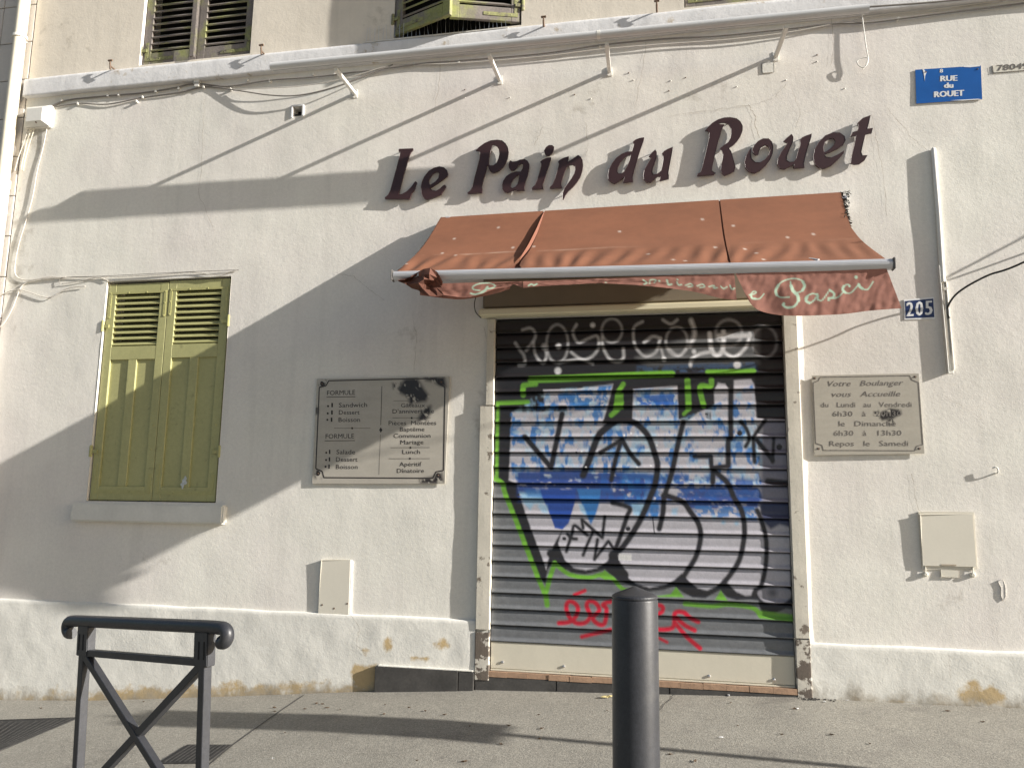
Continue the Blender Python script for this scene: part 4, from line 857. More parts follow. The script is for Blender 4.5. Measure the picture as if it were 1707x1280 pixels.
m2.build('frayed_thread', mat('thread_green', (.012, .016, .012), .95, noise=(60, .3)), aw)
# front bar with end caps, roller tube, wall brackets, folding arms
m2 = MB(); A = Vector((BLx, -DB, BLz)); B = Vector((BRx, -DB, BRz)); pr = [(-.030, -.012), (-.034, .006), (-.024, .026), (-.004, .034), (.016, .028), (.026, .01), (.026, -.018), (.010, -.032), (-.014, -.030)]
n = len(m2.v)
for p_ in (A, B):
    for a, b in pr: m2.v.append((p_.x, p_.y + a, p_.z + b))
k = len(pr)
for i in range(k): m2.f.append((i, (i + 1) % k, k + (i + 1) % k, k + i))
m2.f += [tuple(range(k - 1, -1, -1)), tuple(range(k, 2 * k))]
m2.build('front_bar', M['alu'], aw, bevel=.004, seg=2)
for p_, s_ in ((A, -1), (B, 1)): MB().box(min(p_.x, p_.x + s_ * .012), max(p_.x, p_.x + s_ * .012), p_.y - .037, p_.y + .029, p_.z - .036, p_.z + .038).build('end_cap', mat('cap_grey', (.16, .15, .14), .6), aw, bevel=.006)
MB().tube([(WL[0] + .02, -.05, WL[1] - .055), (WR[0] - .02, -.05, WR[1] - .055)], .032, 14).build('roller_tube', M['alu'], aw, smooth=True)
for x in (WL[0] + .06, WR[0] - .06): MB().box(x - .02, x + .02, -.07, .005, WL[1] - .12, WL[1] + .0).build('wall_bracket', M['alu'], aw, bevel=.004)
for x, s_ in ((WL[0] + .45, 1), (WR[0] - .45, -1)):
    el = Vector((x + s_ * .42, -.50, 3.02)); MB().tube([(x, -.03, 3.20), el], .016, 8).tube([el, (x - s_ * .05, -DB + .03, BLz - .01)], .014, 8).tube([el - Vector((0, 0, .03)), el + Vector((0, 0, .03))], .024, 10).build('folding_arm', M['alu'], aw, smooth=False)
    MB().box(x - .04, x + .04, -.05, .005, 3.12, 3.28).build('arm_mount', M['alu'], aw, bevel=.006)
# valance
def valance(topE, botE, seed, amp=.02, curl=0.0, xn=150, zn=36, strokes=None, inward=0.0):
    xs_ = np.linspace(0, 1, xn)[None, :]; v = np.linspace(0, 1, zn)[:, None]
    def cur(E):
        q = np.array([tuple(a) for a in smooth_line(E, 8)]); L_ = np.linspace(0, 1, len(q)); return np.interp(xs_[0], L_, q[:, 0]), np.interp(xs_[0], L_, q[:, 1])
    tx, ty = cur(topE); bx_, by_ = cur(botE)
    PX = tx[None] * (1 - v) + bx_[None] * v; PY = ty[None] * (1 - v) + by_[None] * v
    X = np.zeros_like(PX); Z = np.zeros_like(PX)
    dep = DB + .012 + .45 * amp * v * (vnoise(PX / 40, v * 1.5 + 0 * PX, seed) - .5) * 2 + .0035 * (vnoise(PX / 9 + v * 2, v * 5 + PX / 60, seed + 3) - .5) * np.minimum(1, v * 4) + .0022 * (vnoise((PX + PY) / 9, (PX - PY) / 12, seed + 5) - .5) - inward * v
    fx, fz = np.vectorize(lambda a, b, d: P(a, b, d))(PX, PY, dep)
    p = Paint(PX.ravel(), PY.ravel(), (.35, .158, .118)); p.c *= (.86 + .28 * fbm(PX.ravel() / 16, PY.ravel() / 12, seed))[:, None]
    if strokes: strokes(p)
    return grid('valance', fx, -dep, fz, M['fabric'], aw, col=p.c)
mint = (.50, .66, .50)
def pasci(p):
    f = zf(1220, 430, 5.69)
    K = lambda wd, *q: p.stroke([f(*a) for a in q], wd, mint, 1.0, .96)
    K(2.2, (545, 372), (450, 370), (418, 310), (470, 230), (580, 196), (670, 218), (692, 270), (660, 315), (606, 335)); K(4.6, (425, 350), (416, 310), (440, 260)); K(4.6, (672, 225), (690, 268), (668, 308)); K(2.4, (556, 228), (560, 262)); K(5.4, (562, 265), (580, 310), (622, 355), (632, 405)); K(3.6, (632, 405), (590, 460), (520, 470), (482, 445)); p.dot(f(492, 435), 2.4, mint, 1.2)
    K(2.4, (800, 345), (760, 340), (712, 365), (700, 405), (740, 428), (790, 390), (812, 345)); K(4.4, (712, 370), (704, 405), (735, 427)); K(4.2, (810, 345), (815, 395)); K(2, (815, 395), (850, 405), (890, 360), (930, 300)); K(3.6, (926, 305), (968, 335), (958, 375), (915, 382)); p.dot(f(918, 400), 2, mint, 1.2); K(2, (960, 385), (1010, 370), (1060, 320))
    K(2.2, (1120, 262), (1090, 252), (1055, 280)); K(4.2, (1062, 270), (1050, 300), (1075, 328)); p.dot(f(1116, 268), 2, mint, 1.2); K(2.2, (1075, 330), (1130, 330), (1200, 255)); K(4.6, (1204, 252), (1216, 275), (1240, 292)); K(2.2, (1240, 294), (1290, 298), (1340, 225)); p.dot(f(1178, 183), 2.8, mint, 1.2)
    K(2, (165, 352), (215, 340), (232, 325), (205, 318), (180, 345)); K(3.4, (182, 345), (190, 380), (225, 388)); K(2, (225, 388), (265, 385), (305, 340))
def patis(p):
    f = zf(1060, 310, 3.283); K = lambda wd, *q: p.stroke([f(*a) for a in q], wd, mint, 1.0, .92)
    K(2.4, (40, 515), (60, 530), (45, 538)); K(2, (75, 535), (80, 515), (110, 515), (100, 530)); p.dot(f(128, 520), 1.8, mint, 1); K(3, (170, 515), (178, 540), (195, 538)); K(2.4, (225, 525), (232, 542), (250, 540)); p.dot(f(228, 512), 1.4, mint, 1); K(2, (270, 545), (300, 535), (310, 548), (285, 552)); K(2, (335, 548), (365, 538), (375, 552), (350, 556)); K(2, (400, 552), (430, 545), (425, 560), (445, 556)); K(2, (465, 550), (480, 562), (500, 552)); K(2.4, (515, 545), (525, 565), (540, 560))
    g = zf(640, 440, 5.334); K2 = lambda wd, *q: p.stroke([g(*a) for a in q], wd, mint, 1.0, .92)
    K2(2.6, (1285, 195), (1310, 180), (1330, 190)); K2(2.6, (1335, 190), (1360, 178)); p.dot((1010, 471), 1.2, mint, 1)
def pswash(p):
    g = zf(640, 440, 5.334); K = lambda wd, *q: p.stroke([g(*a) for a in q], wd, mint, 1.0, .94)
    K(2.4, (850, 235), (800, 228), (792, 202), (850, 175), (940, 172), (985, 190), (975, 210), (920, 222)); K(4, (920, 205), (900, 235), (870, 252)); K(2.8, (870, 254), (810, 270), (772, 262))
valance([(1226, 456), (1300, 454), (1400, 451), (1478, 448)], [(1246, 498), (1258, 513), (1280, 522), (1320, 526.5), (1400, 524), (1450, 518), (1503, 514)], 4, .03, strokes=pasci, xn=200, zn=50)
valance([(872, 469), (960, 466), (1050, 462), (1140, 459), (1224, 456)], [(872, 480), (905, 477), (940, 475), (1000, 472.5), (1060, 475.5), (1110, 480), (1160, 487), (1200, 497), (1228, 500)], 9, .02, strokes=patis, xn=220, zn=26)
valance([(725, 473), (790, 471), (871, 469)], [(728, 490), (755, 494), (778, 496), (800, 491), (825, 482), (850, 478), (856, 474), (871, 480)], 14, .02, strokes=pswash, xn=110, zn=30)
# valance behind, folded back under the left half
valance([(700, 476), (770, 474), (850, 471)], [(700, 492), (738, 497), (772, 499), (815, 492), (850, 482)], 19, .01, xn=60, zn=14, inward=.03)
# crumpled left end of the valance
rng = np.random.RandomState(5)
nu, nv = 8, 6
U, Vv = np.meshgrid(np.linspace(0, 1, nu), np.linspace(0, 1, nv))
PX = 664 + 74 * U + rng.uniform(-2, 2, U.shape); top = np.interp(U, [0, .25, .45, .7, .85, 1], [466, 463, 452, 447, 453, 470]); bot = np.interp(U, [0, .25, .6, 1], [469, 479, 491, 496])
PY = top * (1 - Vv) + bot * Vv + rng.uniform(-1.2, 1.2, U.shape); dep = DB + .05 + .075 * (rng.uniform(0, 1, U.shape) - .4) * np.sin(math.pi * np.clip(U, .05, .95)) + .03 * np.sin(U * 9 + Vv * 7)
fx, fz = np.vectorize(lambda a, b, d: P(a, b, d))(PX, PY, dep)
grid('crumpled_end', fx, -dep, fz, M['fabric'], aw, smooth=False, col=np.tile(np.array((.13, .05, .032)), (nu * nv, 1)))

# ------------------------------------------------------------------ white tube awning above
cs = thing('white_awning_rail', (-.8, -.45, 4.6), 'long white tubular awning rail on angled brackets below the upper shutters', 'rail')
A = Vector((-3.035, -.45, 4.722)); B = Vector((1.404, -.45, 4.703)); mid = A.lerp(B, .585)
MB().tube([A, mid - Vector((.003, 0, 0))], .030, 16).build('tube', M['whitebar'], cs, smooth=True); MB().tube([mid + Vector((.003, 0, 0)), B], .030, 16).build('tube', M['whitebar'], cs, smooth=True)
MB().tube([mid - Vector((.012, 0, 0)), mid + Vector((.012, 0, 0))], .0315, 16).build('joint_sleeve', M['white'], cs, smooth=True)
MB().obox(A, (B - A).normalized(), (0, .86, .51), (0, -.51, .86), (.01, -.004, -.036), ((B - A).length - .01, .088, -.026)).build('tray', M['whitebar'], cs, bevel=.004)
for (tx, wx, wz) in ((-2.50, -2.51, 4.685), (-1.267, -1.272, 4.690), (-.383, -.392, 4.676), (.872, .853, 4.674)):
    zt = np.interp(tx, [A.x, B.x], [A.z, B.z]) - .045
    a0 = Vector((wx, -.006, wz - .0)); b0 = Vector((tx, -.42, zt - .01)); d_ = (b0 - a0).normalized(); s_ = Vector((1, 0, 0)); u_ = d_.cross(s_).normalized()
    br_ = MB().obox(a0, s_, d_, u_, (-.014, 0, -.014), (.014, (b0 - a0).length, .014)).build('bracket_arm', M['white'], cs, bevel=.003)
    MB().box(wx - .022, wx + .022, -.006, .003, wz - .04, wz + .04).tube([(wx - .008, -.005, wz - .032), (wx - .008, -.010, wz - .032)], .006, 6).tube([(wx + .008, -.005, wz + .032), (wx + .008, -.010, wz + .032)], .006, 6).build('wall_plate', M['white'], br_, bevel=.003)
x, z = P(1280, 113); MB().box(x - .045, x + .045, -.007, .003, z - .05, z + .04).build('packing_block', M['plinth'], cs, bevel=.008)

# ------------------------------------------------------------------ bird spikes on the belt
bs = thing('bird_spikes', (-2.0, -.03, BELT[1]), 'row of thin steel bird spikes on the ledge under the ajar shutters', 'bird spikes')
MB().box(-2.45, -1.2, -.045, -.015, BELT[1] + .004, BELT[1] + .010).build('base_strip', M['white'], bs)
sm = MB().tube([(0, 0, 0), (0, 0, .13)], .0016, 5)
me = bpy.data.meshes.new('spike'); me.from_pydata(sm.v, [], sm.f); me.materials.append(M['steel'])
for i in range(34):
    x = -2.42 + i * 1.20 / 33
    o = link('spike', me, (x, -.03, BELT[1] + .008), bs); o.rotation_euler = (random.uniform(-.02, .3) * (1 if i % 2 else .2), random.uniform(-.12, .12), 0)

# ------------------------------------------------------------------ cables along the wall
def cable(name, pts, r, mt, label, cat='cable', n=6, parent=None, sm=6, group=None):
    q = [Vector(V3(*a)) for a in pts]; q = [Vector(a) for a in smooth_line([tuple(v) for v in q], sm)]
    o = MB().tube(q, r, n).build(name, mt, parent, smooth=True)
    return tag(o, label, cat, group) if parent is None else o
cable('wall_cable', [(85, 178, .012), (110, 168, .012), (150, 163, .012), (195, 159, .014), (240, 155, .012), (290, 147, .015), (325, 140, .012), (380, 144, .014), (450, 134, .02), (520, 129, .02), (600, 120, .025), (690, 108, .02), (760, 102, .02), (900, 90, .02), (1000, 76, .02), (1100, 66, .02), (1200, 60, .02), (1300, 50, .02), (1335, 46, .02), (1390, 40, .02), (1450, 38, .02), (1560, 24, .02), (1707, 6, .02), (1800, -8, .02)], .0065, M['gcable'], 'upper grey cable clipped along the wall below the ledge')
cable('wall_cable', [(85, 180, .010), (130, 173, .010), (180, 174, .012), (238, 163, .010), (300, 154, .012), (345, 145, .010), (395, 151, .03), (450, 159, .05), (500, 159, .05), (560, 145, .05), (625, 120, .03), (655, 108, .02)], .0055, M['gcable'], 'lower sagging grey cable between the junction box and the white rail')
cable('wall_cable', [(390, 150, .02), (430, 148, .04), (500, 144, .04), (570, 132, .04), (640, 112, .03)], .0035, M['ecable'], 'thin pale cable looping behind the left rail bracket')
cable('wall_cable', [(655, 108, .018), (760, 106, .02), (900, 95, .02), (1000, 83, .02), (1110, 74, .02), (1220, 66, .02), (1330, 52, .02), (1450, 28, .02), (1560, 16, .02), (1707, -4, .02)], .0045, M['ecable'], 'pale cable running with the grey one behind the white rail')
cable('wall_cable', [(1380, 16, .05), (1450, 12, .05), (1560, 4, .05), (1700, -10, .05)], .008, M['gcable'], 'grey cable leaving the right end of the white rail')
k = 0
for px, py in ((103, 168), (180, 160), (198, 159), (260, 153), (298, 148), (340, 146), (130, 174), (238, 163), (325, 140), (385, 150), (450, 136), (558, 124), (690, 108), (748, 103), (1000, 77), (1335, 46), (1497, 33), (228, 170), (522, 125), (413, 135), (765, 104)):
    x, z = P(px, py, .012); o = MB().box(x - .009, x + .009, -.022, .004, z - .008, z + .010).tube([(x, -.018, z + .012), (x, -.026, z + .012)], .004, 5).build('cable_clip', M['white'], None, bevel=.002, seg=1)
    tag(o, 'small white plastic clip holding the cables below the ledge', 'clip', 'white clips on the ledge cables')
x, z = P(329, 138, .02); tag(MB().box(x - .022, x + .022, -.03, .004, z - .04, z + .05).box(x - .03, x + .03, -.035, -.03, z - .01, z + .02).build('cable_holder', M['white'], None, bevel=.004), 'larger white cable holder under the closed upper shutters', 'cable holder')
# small iron hooks on the ledge
for px, py, lab in ((187, 113, 'small rusty hook on the ledge left of the closed upper shutters'), (438, 88, 'small rusty hook on the ledge right of the closed upper shutters'), (907, 42, 'small rusty hook on the ledge right of the ajar shutters'), (1095, 16, 'small rusty hook on the ledge above the letter d')):
    x, z = P(px, py, .07); tag(MB().tube([(x, .004, z), (x, -.09, z), (x, -.10, z + .015), (x, -.10, z + .05)], .007, 6).tube([(x - .02, -.10, z + .05), (x + .02, -.10, z + .05)], .009, 6).tube([(x, -.10, z + .02), (x, -.09, z - .03)], .008, 6).build('iron_hook', M['rust']), lab, 'hook')
# nubs: old plugs in the wall
for i, (px, py) in enumerate(((775, 150), (775, 163), (850, 163), (1048, 122), (1056, 134), (908, 40), (958, 158), (985, 165), (1118, 135), (1115, 152), (1228, 145), (1310, 134), (1362, 92), (1362, 103), (1408, 148), (1143, 130), (1140, 30))):
    x, z = P(px, py); tag(MB().tube([(x, .002, z), (x, -.0035, z), (x, -.005, z + .002)], [.006, .005, .003], 6).build('wall_plug', M['rust'] if i % 3 == 0 else M['white']), 'tiny leftover plug stub in the plaster above the shop letters', 'plug', 'plug stubs in the upper plaster')

# ------------------------------------------------------------------ junction box, downpipe, left cables
t = thing('junction_box', V3(58, 210, 0), 'square white junction box beside the downpipe below the ledge', 'junction box')
x0, z1 = P(40, 177, .07); x1, z0 = P(78, 208, .07); cxm, czm = (x0 + x1) / 2, (z0 + z1) / 2; hw, hh = (x1 - x0) / 2, (z1 - z0) / 2
MB().box(x0, x1, -.045, .004, z0, z1).build('box_back', M['white'], t, bevel=.006)
m2 = MB(); o8 = [(x0 + .003, z0 + .003), (x1 - .003, z0 + .003), (x1 - .003, z1 - .003), (x0 + .003, z1 - .003)]; i8 = [(cxm + (a - cxm) * .62, czm + (b - czm) * .62) for a, b in o8]
for i in range(4): m2.quad((o8[i][0], -.0455, o8[i][1]), (o8[(i + 1) % 4][0], -.0455, o8[(i + 1) % 4][1]), (i8[(i + 1) % 4][0], -.085, i8[(i + 1) % 4][1]), (i8[i][0], -.085, i8[i][1]))
m2.quad(*[(a, -.085, b) for a, b in i8]); m2.build('box_lid', M['white'], t)
MB().tube([(cxm + .02, -.055, z0 + .03), (cxm + .02, -.08, z0 + .03)], .007, 6).build('lid_screw', M['rust'], t)
PX_, PY_ = -5.812, -.075
t = thing('downpipe', (PX_, PY_, -.4), 'cream painted rainwater downpipe at the left edge of the facade', 'downpipe')
z330 = P(20, 322)[1]
MB().tube([(PX_, PY_, z330), (PX_, PY_, 8.5)], .052, 18).build('pipe_section', M['pipe'], t, smooth=True)
MB().tube([(PX_, PY_, ground(PX_, 0) - .05), (PX_, PY_, z330 + .06)], .058, 18).build('pipe_section', M['white'], t, smooth=True)
MB().tube([(PX_, PY_, z330 + .02), (PX_, PY_, z330 + .09)], .064, 18).build('pipe_collar', M['pipe'], t, smooth=True)
for zc in (P(20, 360)[1], 5.5, 1.2): MB().tube([(PX_, PY_, zc), (PX_, PY_, zc + .025)], .063, 18).box(PX_ - .01, PX_ + .01, PY_, .05, zc, zc + .025).build('pipe_clamp', M['white'], t)
cable('hanging_cable', [(80, 205, .02), (72, 245, .01), (62, 285, .012), (54, 330, .012), (42, 372, .012), (32, 405, .012), (25, 440, .012), (27, 460, .012), (45, 467, .012), (80, 462, .010), (120, 462, .010), (160, 462, .012), (180, 468, .012)], .0045, M['ecable'], 'white cable dropping from the junction box to the shutter corner')
cable('hanging_cable', [(-20, 560, .012), (5, 540, .012), (20, 515, .012), (28, 495, .012), (38, 475, .012), (60, 466, .014), (110, 462, .014)], .005, M['ecable'], 'white cable curving down to the left edge below the junction box run')
cable('hanging_cable', [(-20, 505, .012), (5, 490, .012), (28, 483, .014), (45, 486, .014), (80, 496, .014), (105, 484, .014), (120, 479, .014), (142, 477, .014)], .0042, M['ecable'], 'short white cable end left of the green shutters')
cable('hanging_cable', [(103, 473, .010), (125, 470, .012), (165, 462, .014), (200, 461, .014), (260, 458, .014), (320, 454, .012), (360, 458, .012), (395, 450, .010)], .0032, M['ecable'], 'pale cable running just above the green shutters')
cable('hanging_cable', [(100, 474, .012), (106, 463, .012), (180, 460, .014), (320, 453, .014), (398, 450, .01)], .0026, M['gcable'], 'thin grey cable running just above the green shutters')
for i, (px, py) in enumerate(((45, 208), (55, 205), (50, 215))):
    cable('loose_wire', [(px + 6, 206, .02), (px, 222, .03), (px - 6, 240, .015), (px - 14, 262 + 8 * i, .012), (px - 20 + 4 * i, 285, .012)], .004, M['pipe'] if i else M['ecable'], 'loose wire end dangling below the junction box', 'wire', sm=5, group='wire ends under the junction box')

# ------------------------------------------------------------------ right: trunking, drop cables, loop, hook
t = thing('cable_trunking', V3(1570, 625, 0), 'white vertical cable trunking right of the awning, broken open at its foot', 'trunking')
xa, za = P(1556, 246, .02); xb, zb_ = P(1572, 470, .02); xc, zc_ = P(1586, 622, .02)
MB().tube([(xa, -.010, za), (xa, -.014, za - .01), ((xa + xb) / 2 + .004, -.014, (za + zb_) / 2), (xb, -.014, zb_)], [.008, .016, .017, .018], 10).build('conduit', M['white'], t, smooth=True)
d_ = (Vector((xc, 0, zc_)) - Vector((xb, 0, zb_ + .12))); L_ = d_.length; d_.normalize(); s_ = Vector((d_.z, 0, -d_.x)) * -1
m2 = MB()
for e0, e1 in (((-.022, -.030, 0), (-.016, .003, L_)), ((.016, -.024, .1), (.021, .003, L_ - .02)), ((-.022, -.004, 0), (.021, .002, L_))): m2.obox((xb, 0, zb_ + .12), s_, (0, 1, 0), d_, e0, e1)
m2.build('channel', M['white'], t, bevel=.002, seg=1)
MB().tube([(xb + .004, -.014, zb_ + .1), (xc - .004, -.012, zc_ + .12)], .006, 6).build('inner_cable', M['ecable'], t)
MB().tube([(xb + .012, -.016, zb_ - .05), (xb + .012, -.028, zb_ - .05)], .012, 8).build('grommet', M['ecable'], t)
x_, z_ = P(1580, 512, .02)
e = Vector((P(1707, 437, .23)[0], -.23, P(1707, 437, .23)[1])); s0 = Vector((x_, -.02, z_)); m1 = Vector((P(1598, 487, .06)[0], -.06, P(1598, 487, .06)[1])); m2_ = Vector((P(1645, 460, .14)[0], -.14, P(1645, 460, .14)[1]))
q = smooth_line([tuple(v) for v in (s0 + Vector((.004, 0, -.08)), s0, m1, m2_, e, e + (e - m2_) * 3 + Vector((0, 0, .1)), e + (e - m2_) * 12 + Vector((0, 0, .6)))], 8)
tag(MB().tube([Vector(a) for a in q], .007, 7).build('drop_cable', M['bcable'], smooth=True), 'black cable leaving the white trunking towards the right', 'cable')
qs = []
for (px, py, dd) in ((1572, 470, .16), (1640, 430, .20), (1707, 395, .25), (1790, 345, .30)):
    x, z = P(px, py); qs.append((x + 5.6 * dd, -dd, z + 2.05 * dd))
tag(MB().tube([Vector(a) for a in smooth_line([(qs[0][0] - .02, .02, qs[0][2] - .02)] + qs, 6)], .007, 7).build('drop_cable', M['bcable'], smooth=True), 'black cable fixed to the wall beyond the right edge', 'cable')
cable('wire_loop', [(1437, 26, .03), (1440, 50, .032), (1444, 80, .034), (1447, 97, .034), (1446, 106, .034), (1440, 113, .034), (1432, 110, .034), (1429, 103, .034), (1435, 98, .034), (1446, 97, .034), (1444, 108, .034), (1438, 116, .03)], .004, M['white'], 'thin white wire hanging from the rail end in a small loop')
x, z = P(1662, 786, .02); tag(MB().tube([Vector(a) for a in smooth_line([(x - .005, .004, z - .01), (x, -.018, z - .01), (x + .004, -.028, z), (x + .002, -.030, z + .02), (x - .012, -.028, z + .03), (x - .028, -.026, z + .02)], 5)], .005, 6).build('wall_hook', M['white'], smooth=True), 'small white hook in the wall above the right meter box', 'hook')
x, z = P(1672, 985); tag(MB().prism([[(x - .028, z + .06), (x, z + .075), (x + .014, z + .03), (x + .012, z - .03), (x - .004, z - .06), (x - .016, z - .03), (x - .012, z + .02)]], (.006, -.002)).build('plaster_flake', M['plaster'], bevel=.002), 'curled flake of plaster low on the wall at the right', 'plaster flake')
# hanging loop at left end of housing
cable('dangling_wire', [(806, 478, .10), (796, 490, .11), (791, 505, .11), (793, 520, .10), (802, 530, .08)], .004, M['bcable'], 'thin black wire loop hanging at the left end of the shutter housing')

# ------------------------------------------------------------------ meter boxes
t = thing('meter_box', V3(557, 1022, 0), 'tall narrow cream meter box on the wall left of the door', 'meter box')
q = [P(*a, .019) for a in ((535.5, 933), (583, 934), (580, 1023), (531.5, 1021))]
MB().prism([q], (.019, -.004)).build('box_body', M['cream'], t, bevel=.004)
qq = [P(*a, .016) for a in ((583.2, 934), (586.5, 934.5), (583.5, 1024), (580.2, 1023))]; MB().prism([qq], (.014, -.002)).build('side_rail', M['wprint'], t, bevel=.002)
for a in ((536, 1008), (556, 1014), (578, 1006)):
    x, z = P(*a, .03); MB().tube([(x, -.018, z), (x, -.021, z)], .007, 6).build('lock_screw', M['rust'], t)
t = thing('gas_box', V3(1582, 945, 0), 'wide square cream meter box on the wall at the right', 'meter box')
q = [P(*a, .0) for a in ((1530, 853), (1622, 854), (1628, 948), (1537, 948))]; MB().prism([q], (.008, -.004)).build('box_frame', M['cream'], t, bevel=.003)
q = [P(*a, .018) for a in ((1533, 857), (1620, 858), (1626, 943), (1540, 941))]; MB().prism([q], (.018, .006)).build('box_door', M['cream'], t, bevel=.006, seg=3)
q = [P(*a, .01) for a in ((1569, 950), (1597, 951), (1597, 962), (1569, 961))]; MB().prism([q], (.010, -.002)).build('lock_tab', M['cream'], t, bevel=.003)
q = [P(*a, .018) for a in ((1569, 940), (1594, 940.5), (1594, 943), (1569, 942.5))]; MB().prism([q], (.020, .012)).build('handle_lip', M['grime'], t)
for a in ((1543, 957), (1622, 958)):
    x, z = P(*a, .01); MB().tube([(x, .002, z), (x, -.016, z), (x, -.020, z)], [.016, .016, .010], 10).build('fixing_bolt', M['cream'], t)
    ribb = MB(); ribb.tube([(x, -.012, z + .01), (x + .004, -.010, z + .09)], .004, 5); ribb.build('fixing_strap', M['cream'], t)

# ------------------------------------------------------------------ bollard
bx_, by_ = -.0864, -3.572; bz = gz(bx_, by_)
t = thing('bollard', (bx_, by_, bz), 'charcoal steel bollard with a low conical cap in front of the roller shutter', 'bollard')
def lathe(pr_, n=40):
    m_ = MB(); k_ = len(pr_)
    for i in range(n):
        a = 2 * math.pi * i / n
        for r_, z_ in pr_: m_.v.append((bx_ + r_ * math.cos(a), by_ + r_ * math.sin(a), z_))
    for i in range(n):
        for j in range(k_ - 1): m_.f.append((i * k_ + j, ((i + 1) % n) * k_ + j, ((i + 1) % n) * k_ + j + 1, i * k_ + j + 1))
    return m_
zt = 1.092
lathe([(.0600, bz - .03), (.0600, zt - .004), (.0595, zt - .002)]).build('post', M['char'], t, smooth=True)
lathe([(.0575, zt - .004), (.0575, zt), (.0598, zt + .001), (.0600, zt + .004), (.0585, zt + .007), (.052, zt + .011), (.004, zt + .030), (.0, zt + .0302)]).build('cap', M['char'], t, smooth=False)
lathe([(.062, bz - .01), (.078, bz + .004), (.078, bz + .012), (.061, bz + .016)]).build('collar', M['char'], t)

# ------------------------------------------------------------------ crossed barrier
a = hit(118, 1036, .93); b = hit(372, 1048, .93)
u = (b - a); Lr = u.length; u.normalize(); nrm = Vector((u.y, -u.x, 0)).normalized(); upv = (Vector((0, 0, 1)) - u * u.z).normalized(); uh = u
t = thing('crossed_barrier', (*(a.lerp(b, .5)).xy, gz(*(a.lerp(b, .5)).xy)), 'charcoal pavement barrier with scrolled handrail and crossed bars', 'barrier')
def br(s_, h): return a + u * s_ + upv * h
rail = [br(.030, -.072), br(.008, -.068), br(-.012, -.050), br(-.016, -.024), br(-.004, -.004), br(.03, .004), br(.10, .006), br(Lr / 2, .006), br(Lr - .10, .006), br(Lr - .03, .004), br(Lr + .004, -.004), br(Lr + .016, -.024), br(Lr + .012, -.050), br(Lr - .008, -.068), br(Lr - .030, -.072)]
rail = [br(.012, -.046), br(-.006, -.046), br(-.020, -.034), br(-.022, -.014), br(-.008, .0), br(.03, .004), br(.12, .005), br(Lr / 2, .005), br(Lr - .12, .005), br(Lr - .03, .004), br(Lr + .008, .0), br(Lr + .022, -.014), br(Lr + .020, -.034), br(Lr + .006, -.046), br(Lr - .012, -.046)]
q = [Vector(v) for v in smooth_line([tuple(v) for v in rail], 4)]
MB().tube(q, .0245, 16).build('handrail', M['char'], t, smooth=True)
def pxcol(v):
    d_ = v - Vector((0, -D, CZ)); return 853.5 + F * d_.dot(RT) / d_.dot(FW)
ss = [Lr * i / 400 for i in range(401)]
s1 = min(ss, key=lambda q_: abs(pxcol(br(q_, -.06)) - 143)); s2 = min(ss, key=lambda q_: abs(pxcol(br(q_, -.06)) - 343))
for s_ in (s1, s2):
    g0 = br(s_, 0); zg = gz(g0.x, g0.y)
    MB().obox(g0, u, nrm, upv, (-.017, -.017, zg - .05 - g0.z), (.017, .017, -.01)).build('post', M['char'], t, bevel=.002, seg=1)
    blk = MB().obox(g0, u, nrm, upv, (-.034 if s_ == s1 else -.046, -.0185, -.132), (.046 if s_ == s1 else .034, .0185, -.012)).build('post_block', M['char'], t, bevel=.003)
    for o_ in (-.018, .012): MB().obox(g0, u, nrm, upv, (o_, -.0195, -.108), (o_ + .007, .0195, -.045)).build('slot_shade', M['dark'], blk)  # near-black strips stand in for shade inside open slots
def bar(s0_, h0, s1_, h1, wd, nm, sg=1):
    p0, p1 = br(s0_, h0), br(s1_, h1); d_ = (p1 - p0); L_ = d_.length; d_.normalize(); uu = d_.cross(nrm).normalized()
    return MB().obox(p0, d_, nrm, uu, (0, -.015 * 1.0 + sg * .0012, -wd / 2), (L_, .015 + sg * .0012, wd / 2)).build(nm, M['char'], t, bevel=.002, seg=1)
bar(s1 + .0, -.120, s2 - .0, -.120, .026, 'mid_rail', 0)
zlow = -.685
bar(s1 + .005, zlow, s2 - .005, zlow, .030, 'low_rail', 0)
bar(s1 + .015, -.13, s2 - .015, zlow, .030, 'cross_bar', 1); bar(s2 - .015, -.13, s1 + .015, zlow, .030, 'cross_bar', -1)

# ------------------------------------------------------------------ unseen sign added beyond the right edge to cast the pavement shadow
sx, sy_ = 4.37, -1.98; sz = gz(sx, sy_)
t = thing('shadow_sign', (sx, sy_, sz), 'tall unseen panel sign on a grey pole, added for its pavement shadow', 'sign')
MB().tube([(sx, sy_, sz - .05), (sx, sy_, sz + 2.66)], .03, 12).build('pole', M['alu'], t, smooth=True)
MB().box(sx - .052, sx - .032, sy_ - .185, sy_ + .185, sz + 1.78, sz + 2.60).build('panel', M['wprint'], t, bevel=.006)
for zc in (1.8, 2.45): MB().box(sx - .034, sx + .034, sy_ - .034, sy_ + .034, sz + zc, sz + zc + .03).build('clamp', M['alu'], t)

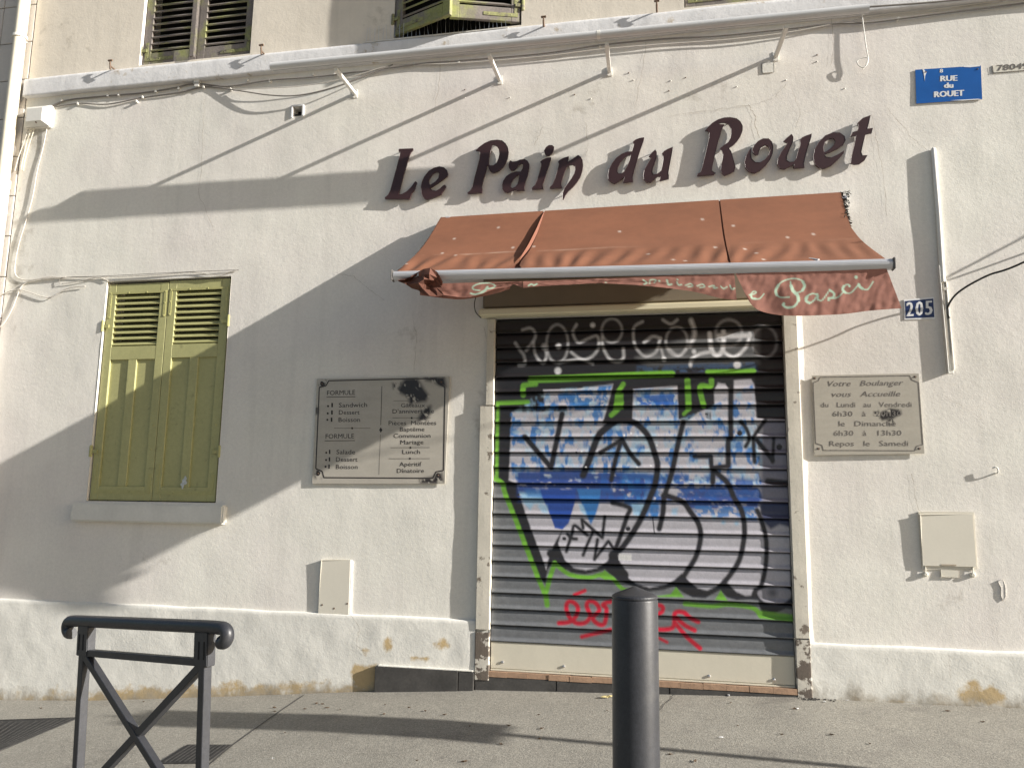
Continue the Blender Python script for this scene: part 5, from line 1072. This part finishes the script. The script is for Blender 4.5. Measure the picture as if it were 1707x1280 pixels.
# ------------------------------------------------------------------ litter on the pavement
def litter(px, py, r, mt, lab, grp, nm='fallen_leaf'):
    c = hit(px, py); a0 = random.uniform(0, 6.3); m_ = MB(); zg = gz(c.x, c.y) + .004; pts = []
    for k_ in range(8):
        an = a0 + k_ * math.pi / 4; rr = r * (1.0 if k_ % 4 == 0 else .45 if k_ % 2 else .38) * random.uniform(.8, 1.2); pts.append((c.x + rr * math.cos(an), c.y + rr * math.sin(an), zg + random.uniform(0, .35) * r))
    ce = (c.x, c.y, zg + .25 * r); n0 = len(m_.v); m_.v += pts + [ce, (c.x, c.y, zg - .003)]
    for k_ in range(8): m_.f.append((n0 + k_, n0 + (k_ + 1) % 8, n0 + 8)); m_.f.append((n0 + (k_ + 1) % 8, n0 + k_, n0 + 9))
    tag(m_.build(nm, mt), lab, 'leaf', grp)
for px, py in ((642, 1175), (640, 1191), (682, 1180), (709, 1186), (741, 1192), (783, 1211), (848, 1210), (903, 1215), (900, 1232), (835, 1241), (537, 1174), (457, 1180), (458, 1186), (475, 1222), (545, 1180), (567, 1183), (774, 1270), (695, 1268), (1117, 1258), (1159, 1270), (1303, 1225), (1386, 1225), (1325, 1182), (1580, 1186), (1012, 1185), (898, 1192), (1218, 1172), (1638, 1204), (239, 1170), (68, 1181), (508, 1182), (528, 1173), (1450, 1240), (1230, 1210)):
    litter(px, py, random.uniform(.010, .022), M['leaf'], 'tiny dark dried leaf scrap on the pavement', 'leaf scraps on the pavement')
litter(1013, 1163, .05, M['leaf2'], 'crumpled pale yellow leaf at the foot of the step left of the bollard', None, 'pale_leaf')
for px, py in ((1375, 1171), (1413, 1168), (1330, 1182), (455, 1265), (1202, 1230), (1215, 1160)): litter(px, py, random.uniform(.012, .02), M['wprint'], 'tiny white paper scrap on the pavement', 'paper scraps on the pavement', 'paper_scrap')
for k in range(46):                                              # grit gathered at the foot of the right post
    x = random.gauss(.93, .07); y = -.045 - abs(random.gauss(0, .03)); r = random.uniform(.002, .006); z = gz(x, y)
    if k == 0: dm = MB()
    dm.obox((x, y, z), (1, 0, 0), (0, 1, 0), (0, 0, 1), (-r, -r, -.003), (r, r * .8, r * 1.1))
tag(dm.build('door_grit', M['joint']), 'dark grit heaped at the foot of the right door post', 'grit', kind='stuff')
